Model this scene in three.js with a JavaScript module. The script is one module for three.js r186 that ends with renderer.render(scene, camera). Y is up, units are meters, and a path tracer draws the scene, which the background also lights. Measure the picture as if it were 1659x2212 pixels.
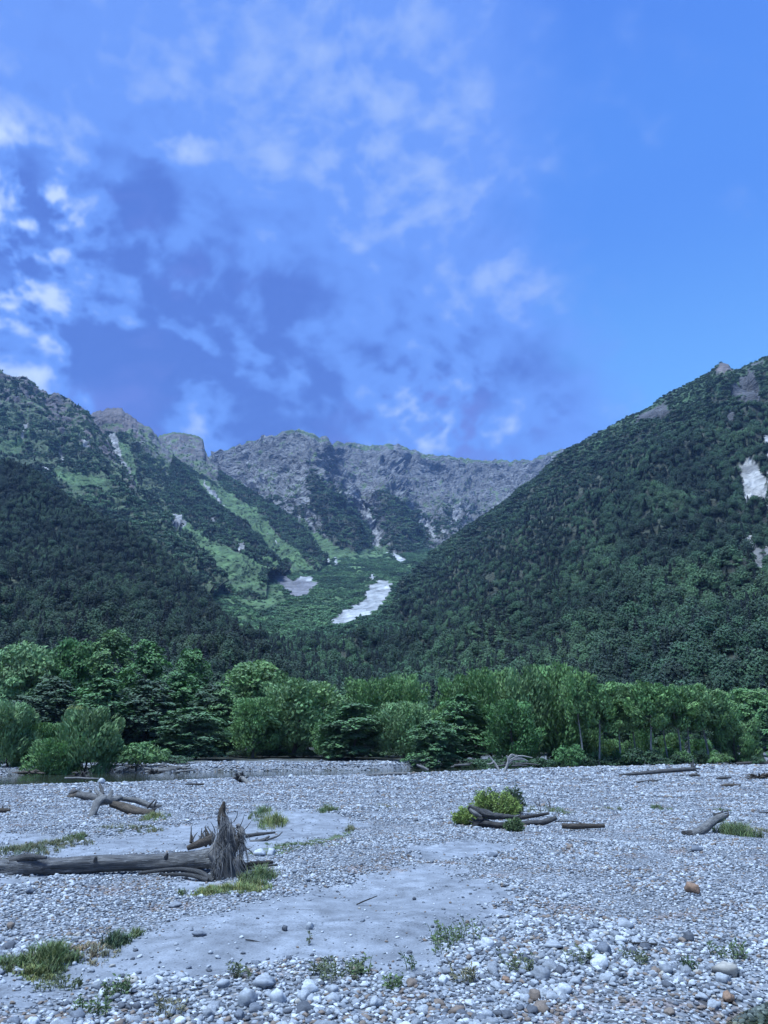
import * as THREE from 'three';
import { mergeGeometries } from 'three/addons/utils/BufferGeometryUtils.js';
import { createNoise2D, createNoise3D } from 'simplex-noise';

// ---------------------------------------------------------------- camera, sky, sun, exposure
const W = 1659, H = 2212, HORIZON = 1606, EYE = 2.8;          // survey grid of the photograph, eye height above the gravel bar
const FOV = 67, F = (H / 2) / Math.tan(THREE.MathUtils.degToRad(FOV / 2));
const PITCH = Math.atan((HORIZON - H / 2) / F);
const scene = new THREE.Scene();
const camera = new THREE.PerspectiveCamera(FOV, 0.75, 0.1, 30000);
camera.position.set(0, EYE, 0);
camera.rotation.x = PITCH;
camera.updateMatrixWorld();
const renderer = new THREE.WebGLRenderer();
renderer.toneMapping = THREE.LinearToneMapping;
const EXPOSURE = 5.4;
renderer.toneMappingExposure = EXPOSURE;
renderer.shadowMap.enabled = true;
const sun = new THREE.DirectionalLight(new THREE.Color().setRGB(0.77, 0.955, 1.16), 1.42);
sun.name = 'sun';
sun.position.set(-620, 2200, 500);                             // high up, a little from the left: soft bluish light through thin evening cloud
sun.castShadow = true;
sun.shadow.radius = 60;
sun.shadow.mapSize.set(4096, 4096);
Object.assign(sun.shadow.camera, { left: -2500, right: 2500, top: 2500, bottom: -2500, near: 1, far: 9000 });
scene.add(sun, sun.target);
scene.fog = new THREE.FogExp2(new THREE.Color().setRGB(0.36, 0.58, 1.0), 0.00004);

// ---------------------------------------------------------------- helpers
function rng(seed) { let a = seed >>> 0; return () => { a = (a + 0x6d2b79f5) | 0; let t = Math.imul(a ^ (a >>> 15), 1 | a); t = (t + Math.imul(t ^ (t >>> 7), 61 | t)) ^ t; return ((t ^ (t >>> 14)) >>> 0) / 4294967296; }; }
const n2 = createNoise2D(rng(11)), n3 = createNoise3D(rng(12));
const clamp = (x, a = 0, b = 1) => Math.min(b, Math.max(a, x)), lerp = (a, b, t) => a + (b - a) * t;
const sstep = (a, b, x) => { const t = clamp((x - a) / (b - a)); return t * t * (3 - 2 * t); };
const fbm2 = (x, y, o = 4) => { let s = 0, a = 0.5; for (let i = 0; i < o; i++) { s += a * n2(x, y); x = x * 2.03 + 17.1; y = y * 2.03 - 9.7; a *= 0.5; } return s; };
const fbm3 = (x, y, z, o = 4) => { let s = 0, a = 0.5; for (let i = 0; i < o; i++) { s += a * n3(x, y, z); x = x * 2.03 + 7.1; y = y * 2.03 - 3.7; z = z * 2.03 + 1.3; a *= 0.5; } return s; };
const ridge2 = (x, y, o = 3) => { let s = 0, a = 0.5; for (let i = 0; i < o; i++) { s += a * (1 - 2 * Math.abs(n2(x, y))); x = x * 2.1 + 5.3; y = y * 2.1 + 8.9; a *= 0.5; } return s; };
const s2l = (c) => (c <= 0.04045 ? c / 12.92 : Math.pow((c + 0.055) / 1.055, 2.4));
const lin = (r, g, b) => [s2l(r / 255), s2l(g / 255), s2l(b / 255)];
const V3 = (x, y, z) => new THREE.Vector3(x, y, z);
const cosP = Math.cos(PITCH), sinP = Math.sin(PITCH);
// direction of a surveyed bearing; at() = the point on it D metres ahead; gp() = where it meets the level y
const bearing = (px, py) => { const x = (px - W / 2) / F, y = (H / 2 - py) / F; return V3(x, y * cosP + sinP, -cosP + y * sinP); };
const at = (px, py, D) => { const d = bearing(px, py); return V3(d.x / -d.z * D, EYE + d.y / -d.z * D, -D); };
const gp = (px, py, y = 0) => { const d = bearing(px, py), k = (y - EYE) / d.y; return V3(d.x * k, y, d.z * k); };
const toPx = (x, y, z) => { const yy = y - EYE, cy = yy * cosP + z * sinP, cz = -yy * sinP + z * cosP; return [W / 2 + F * x / -cz, H / 2 - F * cy / -cz]; };
const taken = new Map();
const numbered = (n) => { const k = taken.get(n) ?? 0; taken.set(n, k + 1); return k ? n + '_' + String(k).padStart(3, '0') : n; };
function shade(o) { o.castShadow = true; o.receiveShadow = true; return o; }
function tag(o, label, category, group, kind) { o.userData = { label, category }; if (group) o.userData.group = group; if (kind) o.userData.kind = kind; return o; }
function top(o, name, label, category, group, kind) { o.name = numbered(name); scene.add(o); return tag(o, label, category, group, kind); }
function part(name, geo, mat, parent, label, kind) { const m = shade(new THREE.Mesh(geo, mat)); m.name = name; if (label) m.userData.label = label; if (kind) m.userData.kind = kind; parent.add(m); return m; }
function geoOf(pos, idx, col, uv, smooth) {
  const g = new THREE.BufferGeometry();
  g.setAttribute('position', new THREE.Float32BufferAttribute(pos, 3));
  if (idx) g.setIndex(idx);
  if (col) g.setAttribute('color', new THREE.Float32BufferAttribute(col, 3));
  if (uv) g.setAttribute('uv', new THREE.Float32BufferAttribute(uv, 2));
  if (smooth) g.computeVertexNormals();
  return g;
}
function dataTex(w, h, f, srgb) {
  const d = new Uint8Array(w * h * 4);
  for (let y = 0; y < h; y++) for (let x = 0; x < w; x++) { const c = f(x / w, y / h, x, y), o = (y * w + x) * 4; d[o] = c[0]; d[o + 1] = c[1]; d[o + 2] = c[2]; d[o + 3] = 255; }
  const t = new THREE.DataTexture(d, w, h); t.wrapS = t.wrapT = THREE.RepeatWrapping; t.magFilter = THREE.LinearFilter; t.minFilter = THREE.LinearMipmapLinearFilter;
  if (srgb) t.colorSpace = THREE.SRGBColorSpace; t.needsUpdate = true; return t;
}
// noise that repeats over the unit square: two circles in four dimensions folded into 3-D samples
const tileN = (u, v, f, o = 4) => { let s = 0, a = 0.5, q = f; for (let i = 0; i < o; i++) { const A = u * 2 * Math.PI, R = q / (2 * Math.PI);
  const w = v, p = (vv) => n3(Math.cos(A) * R + 3.1 * i, Math.sin(A) * R, vv * q + 9.1 * i); s += a * lerp(p(w), p(w - 1), w); a *= 0.5; q *= 2; } return s; };
const inPoly = (P, x, y) => { let c = false; for (let i = 0, j = P.length - 1; i < P.length; j = i++) { const [xi, yi] = P[i], [xj, yj] = P[j]; if ((yi > y) !== (yj > y) && x < (xj - xi) * (y - yi) / (yj - yi) + xi) c = !c; } return c; };
const polyDist = (P, x, y) => { let m = 1e9; for (let i = 0, j = P.length - 1; i < P.length; j = i++) { const [ax, ay] = P[j], [bx, by] = P[i], dx = bx - ax, dy = by - ay, t = clamp(((x - ax) * dx + (y - ay) * dy) / (dx * dx + dy * dy)); m = Math.min(m, Math.hypot(x - ax - t * dx, y - ay - t * dy)); } return inPoly(P, x, y) ? m : -m; };

// ---------------------------------------------------------------- sky: evening air with broken cloud, thinning out towards the right
{
  const w = 3072, h = 1536, data = new Float32Array(w * h * 4);
  const unit = (px, py) => bearing(px, py).normalize();
  const HI = lin(80, 130, 236), MID = lin(88, 147, 243), LO = lin(116, 184, 254);
  const LIGHT = lin(113, 159, 250), DARK = lin(86, 120, 210), LILAC = lin(112, 134, 222), BRIGHT = lin(206, 228, 255);
  // cloud masses met in this sky: direction, angular radius, thickness, whiteness (negative: thick and grey)
  const masses = [[250, 690, 0.13, 0.5, -1.0], [130, 660, 0.08, 0.4, -0.6], [430, 740, 0.12, 0.45, -0.7], [280, 810, 0.13, 0.45, -1.0], [640, 790, 0.13, 0.4, -0.6], [540, 860, 0.11, 0.35, -0.7], [860, 810, 0.11, 0.4, -0.55], [1010, 850, 0.11, 0.45, -0.6], [1200, 870, 0.10, 0.4, -0.4], [90, 430, 0.05, 0.35, -0.5], [780, 890, 0.10, 0.3, -0.4], [350, 500, 0.05, 0.3, -0.4], [170, 560, 0.05, 0.3, -0.5], [320, 440, 0.04, 0.3, -0.4],
    [25, 590, 0.08, 0.6, 1.2], [-20, 500, 0.09, 0.5, 0.9], [125, 480, 0.045, 0.45, 1.2], [100, 410, 0.03, 0.4, 0.9], [60, 760, 0.12, 0.4, 0.8], [190, 790, 0.06, 0.4, 0.5], [25, 350, 0.05, 0.45, 0.7], [365, 300, 0.035, 0.6, 0.55], [275, 380, 0.035, 0.5, 0.6], [420, 610, 0.06, 0.4, 0.5], [300, 545, 0.035, 0.3, 0.5], [470, 755, 0.05, 0.3, 0.45], [460, 930, 0.06, 0.5, 0.8], [890, 920, 0.08, 0.35, 0.7], [1010, 935, 0.08, 0.3, 0.8], [1240, 935, 0.05, 0.25, 0.5], [1080, 700, 0.10, 0.35, 0.2], [880, 850, 0.05, 0.3, 0.4],
    [450, 80, 0.32, 0.25, 0.06], [620, 380, 0.30, 0.35, 0.10], [880, 400, 0.18, 0.3, 0.10], [60, 200, 0.2, 0.25, -0.12], [760, 560, 0.16, 0.3, 0.06]].map(([px, py, r, d, b]) => [unit(px, py), r, d, b]);
  const billow = (x, y, z) => { let s = 0, a = 0.5, f = 1; for (let i = 0; i < 5; i++) { const n = n3(x * f + 3.3 * i, y * f, z * f); s += a * (i < 2 ? n : 1.1 * (0.45 - Math.abs(n)) * 1.3); a *= i < 1 ? 0.62 : 0.52; f *= 2.05; } return s; };
  const dens0 = (x, y, z) => { const k = 8.5, wv = 0.3 * n3(x * 5 + 9, y * 5, z * 5); return 0.8 * billow(x * k + wv, y * k * 1.3 + wv, z * k + 0.3) + 0.35 * n3(x * 4, y * 4.5, z * 4 + 7); };
  for (let j = 0; j < h; j++) {
    const el = ((j + 0.5) / h - 0.5) * Math.PI, y = Math.sin(el), ce = Math.cos(el);
    for (let i = 0; i < w; i++) {
      const A = ((i + 0.5) / w - 0.5) * 2 * Math.PI, x = Math.cos(A) * ce, z = Math.sin(A) * ce, o = (j * w + i) * 4;
      const e = Math.max(el, 0) * 180 / Math.PI;
      let c = e < 38 ? [0, 1, 2].map((k) => lerp(LO[k], MID[k], sstep(18, 38, e))) : [0, 1, 2].map((k) => lerp(MID[k], HI[k], sstep(38, 58, e)));
      if (el > -0.02) {
        const d1 = billow(x * 21 + 2, y * 24, z * 21), d0 = dens0(x, y, z) * 0.8 + 0.3 * d1, relief = d0 - dens0(x - 0.013, y + 0.012, z) * 0.8 - 0.3 * billow((x - 0.008) * 21 + 2, (y + 0.007) * 24, z * 21), big = n3(x * 2.3 + 5, y * 2.3, z * 2.3 - 3), streak = fbm3(x * 11 + y * 5, y * 24 - x * 7, z * 11, 4);
        // the clear gap in the cloud: a band of open sky to the right of the view
        const az = Math.atan2(x, -z), gap = sstep(0.0, 0.36, az + 0.006 * (30 - e) * -1 * (e < 30 ? 2.2 : -0.2) + 0.16 * d0) * sstep(1.9, 1.1, az);
        let dens = 0.66 + 0.12 * big + 0.62 * d0 + 0.22 * streak, tone = 0.0 + 0.24 * d0 - 0.24 * relief + 0.14 * streak + 0.10 * d1;
        for (const [d, r, a, b] of masses) { const k = 1 - (d.x * x + d.y * y + d.z * z); if (k < r * r * 2.6) { const g = Math.exp(-k * 2.2 / (r * r)); dens += a * g * (1.3 + 0.9 * d0); tone += b > 0 ? b * g * clamp(0.28 + 1.1 * d0 - 1.3 * relief + 0.7 * streak) * 1.25 : b * g * 0.5 * (0.8 - 0.9 * d0 + 0.9 * streak); } }
        dens -= 1.0 * gap;
        const cov = sstep(-0.15, 1.1, dens) * 0.92, br = clamp(tone * 1.0 - 0.05), dk = sstep(0.02, 0.62, -tone), li = clamp(0.35 + 1.3 * big + 0.6 * streak);
        const base = [0, 1, 2].map((k) => lerp(lerp(LIGHT[k], BRIGHT[k], br), lerp(DARK[k], LILAC[k], li), dk));
        c = [0, 1, 2].map((k) => lerp(c[k], base[k], cov));
      }
      data[o] = c[0] / EXPOSURE; data[o + 1] = c[1] / EXPOSURE; data[o + 2] = c[2] / EXPOSURE; data[o + 3] = 1;
    }
  }
  const t = new THREE.DataTexture(data, w, h, THREE.RGBAFormat, THREE.FloatType);
  t.mapping = THREE.EquirectangularReflectionMapping; t.magFilter = THREE.LinearFilter; t.minFilter = THREE.LinearFilter; t.needsUpdate = true;
  scene.background = t; scene.environment = t;
}
console.log('sky done');

// ---------------------------------------------------------------- materials
const noiseTex = dataTex(512, 512, (u, v) => { const k = 200 + 70 * tileN(u, v, 6, 6); return [k, k, k].map((c) => clamp(c, 90, 255)); }, true);
const bumpTex = dataTex(1024, 1024, (u, v) => { const k = 128 + 150 * (0.6 * tileN(u, v, 7, 6) + 0.4 * (0.5 - Math.abs(tileN(u + 0.37, v, 14, 5)) * 2)); return [k, k, k].map((c) => clamp(c, 0, 255)); });
const rockMat = new THREE.MeshStandardMaterial({ vertexColors: true, roughness: 0.95, map: noiseTex, bumpMap: bumpTex, bumpScale: 12 });
const cragMat = rockMat.clone(); cragMat.bumpScale = 34;
const pebbleTex = (() => {                                       // worn pebbles seen from above, too small to build one by one
  const N = 1024, r = rng(5), cells = 84, pts = [];
  for (let j = 0; j < cells; j++) for (let i = 0; i < cells; i++) pts.push([(i + r()) / cells, (j + r()) / cells, r()]);
  return dataTex(N, N, (u, v) => {
    const ci = Math.floor(u * cells), cj = Math.floor(v * cells); let d1 = 9, d2 = 9, id = 0;
    for (let b = -1; b <= 1; b++) for (let a = -1; a <= 1; a++) { const p = pts[((cj + b + cells) % cells) * cells + (ci + a + cells) % cells]; let dx = Math.abs(u - p[0]), dy = Math.abs(v - p[1]); dx = Math.min(dx, 1 - dx); dy = Math.min(dy, 1 - dy); const d = Math.hypot(dx, dy) * cells; if (d < d1) { d2 = d1; d1 = d; id = p[2]; } else if (d < d2) d2 = d; }
    const k = 178 + 85 * (id < 0.16 ? 1.1 : id < 0.4 ? -0.75 : id - 0.6) + 18 * tileN(u, v, 20, 3), warm = id > 0.93 ? 14 : 0;
    return [clamp(k + warm, 40, 255), clamp(k, 40, 255), clamp(k - warm, 40, 255)];
  }, true);
})();
const pebbleBump = (() => { const im = pebbleTex.image.data; return dataTex(1024, 1024, (u, v, x, y) => { const k = im[(y * 1024 + x) * 4]; return [k, k, k]; }); })();
const sandTex = dataTex(512, 512, (u, v) => { const k = 218 + 46 * tileN(u, v, 7, 5) + 40 * tileN(u, v, 90, 2) - (tileN(u + 0.2, v, 40, 2) > 0.34 ? 50 : 0); return [k, k, k].map((c) => clamp(c, 80, 255)); }, true);
const sandBump = dataTex(512, 512, (u, v) => { const k = 128 + 80 * tileN(u, v, 6, 3) + 60 * tileN(u + 0.3, v, 34, 4) + 22 * Math.sin((v * 14 + u * 5 + tileN(u, v, 5, 2) * 1.4) * 6.283); return [k, k, k].map((c) => clamp(c, 0, 255)); });
const gravelMat = new THREE.MeshStandardMaterial({ vertexColors: true, roughness: 0.95, map: pebbleTex, bumpMap: pebbleBump, bumpScale: 0.03 });
const sandMat = new THREE.MeshStandardMaterial({ vertexColors: true, roughness: 0.97, map: sandTex, bumpMap: sandBump, bumpScale: 0.035 });
const leafMat = new THREE.MeshPhysicalMaterial({ vertexColors: true, roughness: 0.95, side: THREE.DoubleSide, transmission: 0.22, thickness: 0 });
const leafTint = new Map();
const leafOf = (r, g, b) => { const k = [r, g, b].join(); if (!leafTint.has(k)) { const m = leafMat.clone(); m.color.setRGB(r, g, b); leafTint.set(k, m); } return leafTint.get(k); };
const barkTex = dataTex(256, 512, (u, v) => { const k = 175 + 95 * tileN(u, v * 0.999, 10, 4) * (0.6 + 0.4 * n2(u * 40, 3)) + 40 * n2(u * 60, v * 3); return [k, k * 0.985, k * 0.96].map((c) => clamp(c, 50, 255)); }, true);
const woodTex = dataTex(512, 512, (u, v) => { const s = n2(Math.cos(u * 6.283) * 9, Math.sin(u * 6.283) * 9 + v * 1.2), s2 = n3(Math.cos(u * 6.283) * 26, Math.sin(u * 6.283) * 26, v * 3), p = tileN(u, v, 5, 4); const k = 178 + 34 * s + 36 * s2 + 60 * p - (s2 > 0.62 ? 70 : 0); return [k, k * 0.985, k * 0.97].map((c) => clamp(c, 35, 255)); }, true);
const woodBump = dataTex(512, 512, (u, v, x, y) => { const s2 = n3(Math.cos(u * 6.283) * 26, Math.sin(u * 6.283) * 26, v * 3), s3 = n3(Math.cos(u * 6.283) * 60, Math.sin(u * 6.283) * 60, v * 5); const k = 150 + 70 * s2 + 45 * s3 - (s2 > 0.62 ? 110 : 0); return [k, k, k].map((c) => clamp(c, 0, 255)); });
const wood = (r, g, b) => new THREE.MeshStandardMaterial({ color: new THREE.Color().setRGB(r, g, b), roughness: 0.9, map: woodTex, bumpMap: woodBump, bumpScale: 0.03 });
const M = {
  bark: new THREE.MeshStandardMaterial({ color: new THREE.Color().setRGB(0.17, 0.155, 0.135), roughness: 0.95, map: barkTex }),
  paleBark: new THREE.MeshStandardMaterial({ color: new THREE.Color().setRGB(0.6, 0.58, 0.54), roughness: 0.9, map: barkTex }),
  drift: wood(0.24, 0.23, 0.22), driftPale: wood(0.37, 0.36, 0.34), driftDark: wood(0.11, 0.1, 0.09), driftBrown: wood(0.19, 0.15, 0.11), driftGrey: wood(0.17, 0.165, 0.16),
  root: new THREE.MeshStandardMaterial({ color: new THREE.Color().setRGB(0.17, 0.16, 0.15), roughness: 0.95 }),
  rootDark: new THREE.MeshStandardMaterial({ color: new THREE.Color().setRGB(0.15, 0.135, 0.12), roughness: 0.95 }),
};

// ---------------------------------------------------------------- mountains: each mass is lofted from surveyed crest to foot, then broken up by ribs and gullies
const C = {
  rock: [0.156, 0.150, 0.146], rockDark: [0.084, 0.081, 0.084], rockPale: [0.239, 0.232, 0.225], alpine: [0.10, 0.145, 0.06], grass: [0.095, 0.17, 0.058], forest: [0.055, 0.062, 0.034], scree: [0.306, 0.299, 0.286],
  screeGrey: [0.230, 0.221, 0.230], scar: [0.381, 0.360, 0.333], shrub: [0.06, 0.115, 0.042], redRock: [0.160, 0.131, 0.124], bed: [0.46, 0.46, 0.45],
};
const grow = [];                                              // where trees stand: { p, kind, h, mass }
function interpRow(row, s, smooth) {
  const a = row[0].s; let i = 0;
  while (i < row.length - 2 && s > row[i + 1].s) i++;
  const p1 = row[i], p2 = row[i + 1], t = clamp((s - p1.s) / (p2.s - p1.s));
  if (!smooth) return p1.p.clone().lerp(p2.p, t);
  const p0 = row[i - 1] ?? p1, p3 = row[i + 2] ?? p2, m1 = p2.p.clone().sub(p0.p).multiplyScalar((p2.s - p1.s) / Math.max(1e-6, p2.s - p0.s)), m2 = p3.p.clone().sub(p1.p).multiplyScalar((p2.s - p1.s) / Math.max(1e-6, p3.s - p1.s));
  const t2 = t * t, t3 = t2 * t;
  return p1.p.clone().multiplyScalar(2 * t3 - 3 * t2 + 1).addScaledVector(m1, t3 - 2 * t2 + t).addScaledVector(p2.p, -2 * t3 + 3 * t2).addScaledVector(m2, t3 - t2);
}
function mountain(name, label, { rows, cols, rowsN, rib, ribLen, jag = 0, smoothCrest = false, polys = [], base, tree, tile = 420, seed = 0, back = 0.35 }) {
  const R = rows.map((row) => { const a = row[0][0], b = row[row.length - 1][0]; let D = row[0][2];
    const ds = row.map((q, i) => q[2]); for (let i = 0; i < ds.length; i++) if (ds[i] === undefined) { let j = i; while (ds[j] === undefined) j++; const k = i - 1; for (let m = i; m < j; m++) ds[m] = lerp(ds[k], ds[j], (row[m][0] - row[k][0]) / (row[j][0] - row[k][0])); }
    return row.map((q, i) => ({ s: (q[0] - a) / (b - a), p: at(q[0], q[1], ds[i]) })); });
  const nb = 5, NV = rowsN + nb, P = [], n = R.length;
  const width = R[0][0].p.distanceTo(R[0][R[0].length - 1].p);
  for (let i = 0; i <= cols; i++) {
    const s = i / cols, pts = R.map((row, k) => interpRow(row, s, k > 0 || smoothCrest));
    if (jag) { pts[0].y += jag * (ridge2(s * cols / 14 + seed, 3.3, 3) - 0.1); }
    P.push([]);
    for (let j = 0; j < nb; j++) { const k = (nb - j) / nb, q = pts[0].clone(); q.x *= 1 + back * k * 0.5; q.z *= 1 + back * k * 0.5; q.y *= 1 - back * k; P[i].push(q); }
    for (let j = 0; j <= rowsN; j++) {
      const t = j / rowsN * (n - 1), a = Math.min(n - 2, Math.floor(t)), f = t - a, p0 = pts[a - 1] ?? pts[a].clone().multiplyScalar(2).sub(pts[a + 1]), p1 = pts[a], p2 = pts[a + 1], p3 = pts[a + 2] ?? p2.clone().multiplyScalar(2).sub(p1);
      const q = new THREE.Vector3(); for (const c of ['x', 'y', 'z']) q[c] = 0.5 * (2 * p1[c] + (p2[c] - p0[c]) * f + (2 * p0[c] - 5 * p1[c] + 4 * p2[c] - p3[c]) * f * f + (-p0[c] + 3 * p1[c] - 3 * p2[c] + p3[c]) * f * f * f);
      P[i].push(q);
    }
  }
  // ribs and gullies run down the slope
  const N0 = P.map((col, i) => col.map((q, j) => { const du = P[Math.min(cols, i + 1)][j].clone().sub(P[Math.max(0, i - 1)][j]), dv = col[Math.min(NV, j + 1)].clone().sub(col[Math.max(0, j - 1)]); const m = du.cross(dv).normalize(); if (m.y < 0) m.negate(); return m; }));
  for (let i = 0; i <= cols; i++) for (let j = 0; j <= NV; j++) {
    const s = i / cols, t = (j - nb) / rowsN, q = P[i][j], w = t < 0 ? 0.3 : sstep(0, 0.1, t) * sstep(1.02, 0.62, t) * 0.85 + 0.12 * sstep(1.02, 0.9, t) + 0.03;
    const warp = 0.35 * n2(q.x / ribLen + seed, q.y / ribLen), u = q.x / ribLen + warp;
    const d = rib * (0.75 * ridge2(u + seed, t * 1.7 + q.z / ribLen * 0.35, 4) + 0.5 * fbm3(q.x / (ribLen * 0.45), q.y / (ribLen * 0.45), q.z / (ribLen * 0.45) + seed, 5));
    const d2 = rib * 0.3 * ridge2(u * 4.3 + 2 * seed, t * 5 + q.z / ribLen, 3) + rib * 0.2 * ridge2(u * 13 + q.y / ribLen * 3, t * 14, 2);
    q.addScaledVector(N0[i][j], (d + d2 * (tile > 400 ? 1 : 0.4)) * w);
  }
  const proj = P.map((col) => col.map((q) => toPx(q.x, q.y, q.z)));
  const locate = (px, py) => { let b = 1e9, r = [0, 0]; for (let i = 0; i <= cols; i += 1) for (let j = nb; j <= NV; j += 1) { const d = (proj[i][j][0] - px) ** 2 + (proj[i][j][1] - py) ** 2; if (d < b) { b = d; r = [i, j]; } } return r; };
  const zones = polys.map(([cls, pts, rough = 2.2]) => [cls, pts.map(([x, y]) => locate(x, y)), rough]);
  const pos = [], col = [], uv = [], idx = [], cls = [];
  for (let i = 0; i <= cols; i++) { cls.push([]); for (let j = 0; j <= NV; j++) {
    const q = P[i][j], nx = N0[i][j], t = (j - nb) / rowsN, s = i / cols;
    const wob = fbm3(q.x / 90, q.y / 90, q.z / 90, 4), wob2 = fbm3(q.x / 34 + 9, q.y / 34, q.z / 34, 3);
    let k = base(s, t, q, nx, wob, wob2);
    for (const [c, Z, rough] of zones) if (inPoly(Z, i + rough * 2.2 * wob2 + rough * wob, j + rough * 2.2 * fbm3(q.x / 40 - 7, q.y / 40, q.z / 40 + 3, 3))) k = c;
    cls[i].push(k);
    const c0 = C[k] ?? C.rock, m = (1 + 0.55 * wob2 + 0.4 * wob) * (/rock|Rock|scar|scree|bed/.test(k) ? 1 + (/scar/.test(k) ? 0.8 : /bed|Grey/.test(k) ? 0.25 : 0.5) * ridge2(q.x / 60 + q.y / 110, q.y / 45 - q.x / 130, 3) : 1);
    pos.push(q.x, q.y, q.z); uv.push(q.x / tile + q.z / tile * 0.3, (q.y * 1.1 - q.z * 0.35) / tile); col.push(c0[0] * m, c0[1] * m, c0[2] * m);
  } }
  const st = NV + 1;
  for (let i = 0; i < cols; i++) for (let j = 0; j < NV; j++) { const a = i * st + j; idx.push(a, a + 1, a + st, a + 1, a + st + 1, a + st); }
  const g = geoOf(pos, idx, col, uv, true), m = shade(new THREE.Mesh(g, tile > 500 ? cragMat : rockMat));
  // faces should look up and out
  const nrm = g.attributes.normal; let up = 0; for (let i = 0; i < nrm.count; i += 37) up += nrm.getY(i); if (up < 0) { g.setIndex(idx.map((_, i) => idx[i - i % 3 + [0, 2, 1][i % 3]])); g.computeVertexNormals(); }
  top(m, name, label, /valley/.test(name) ? 'valley' : 'mountain', null, 'structure');
  // trees
  const r = rng(1000 + seed), tri = new THREE.Vector3(), e1 = new THREE.Vector3(), e2 = new THREE.Vector3();
  for (let i = 0; i < cols; i++) for (let j = 2; j < NV; j++) {
    const d = tree(cls[i][j], i / cols, (j - nb) / rowsN, P[i][j]); if (!d) continue;
    const area = e1.copy(P[i + 1][j]).sub(P[i][j]).cross(e2.copy(P[i][j + 1]).sub(P[i][j])).length();
    let k = area * d.per; k = Math.floor(k) + (r() < k % 1 ? 1 : 0);
    const [sx] = proj[i][j]; if (sx < -160 || sx > W + 160) continue;
    const sow = (kind, h) => { const a = r(), b = r(); tri.copy(P[i][j]).lerp(P[i + 1][j], a).lerp(e1.copy(P[i][j + 1]).lerp(P[i + 1][j + 1], a), b); grow.push({ p: tri.clone(), kind, h: h * (0.6 + 0.75 * r()), name, n: fbm2(tri.x / 130, (tri.y + tri.z) / 130, 2) }); };
    for (let q = 0; q < k; q++) sow(d.kinds[Math.floor(r() * d.kinds.length)], d.h);
    if (d.under) { let u = area * d.under; u = Math.floor(u) + (r() < u % 1 ? 1 : 0); for (let q = 0; q < u; q++) sow('bush', 3.2); }
  }
  return m;
}
const alpineMix = (rock, hi) => (s, t, q, n, w, w2) => (w + 0.7 * w2 + (n.y - 0.6) * 0.8 + (t - hi) * 1.4 > 0 ? 'alpine' : w2 > 0.22 ? 'rockDark' : w < -0.2 ? 'rockPale' : rock);

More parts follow.
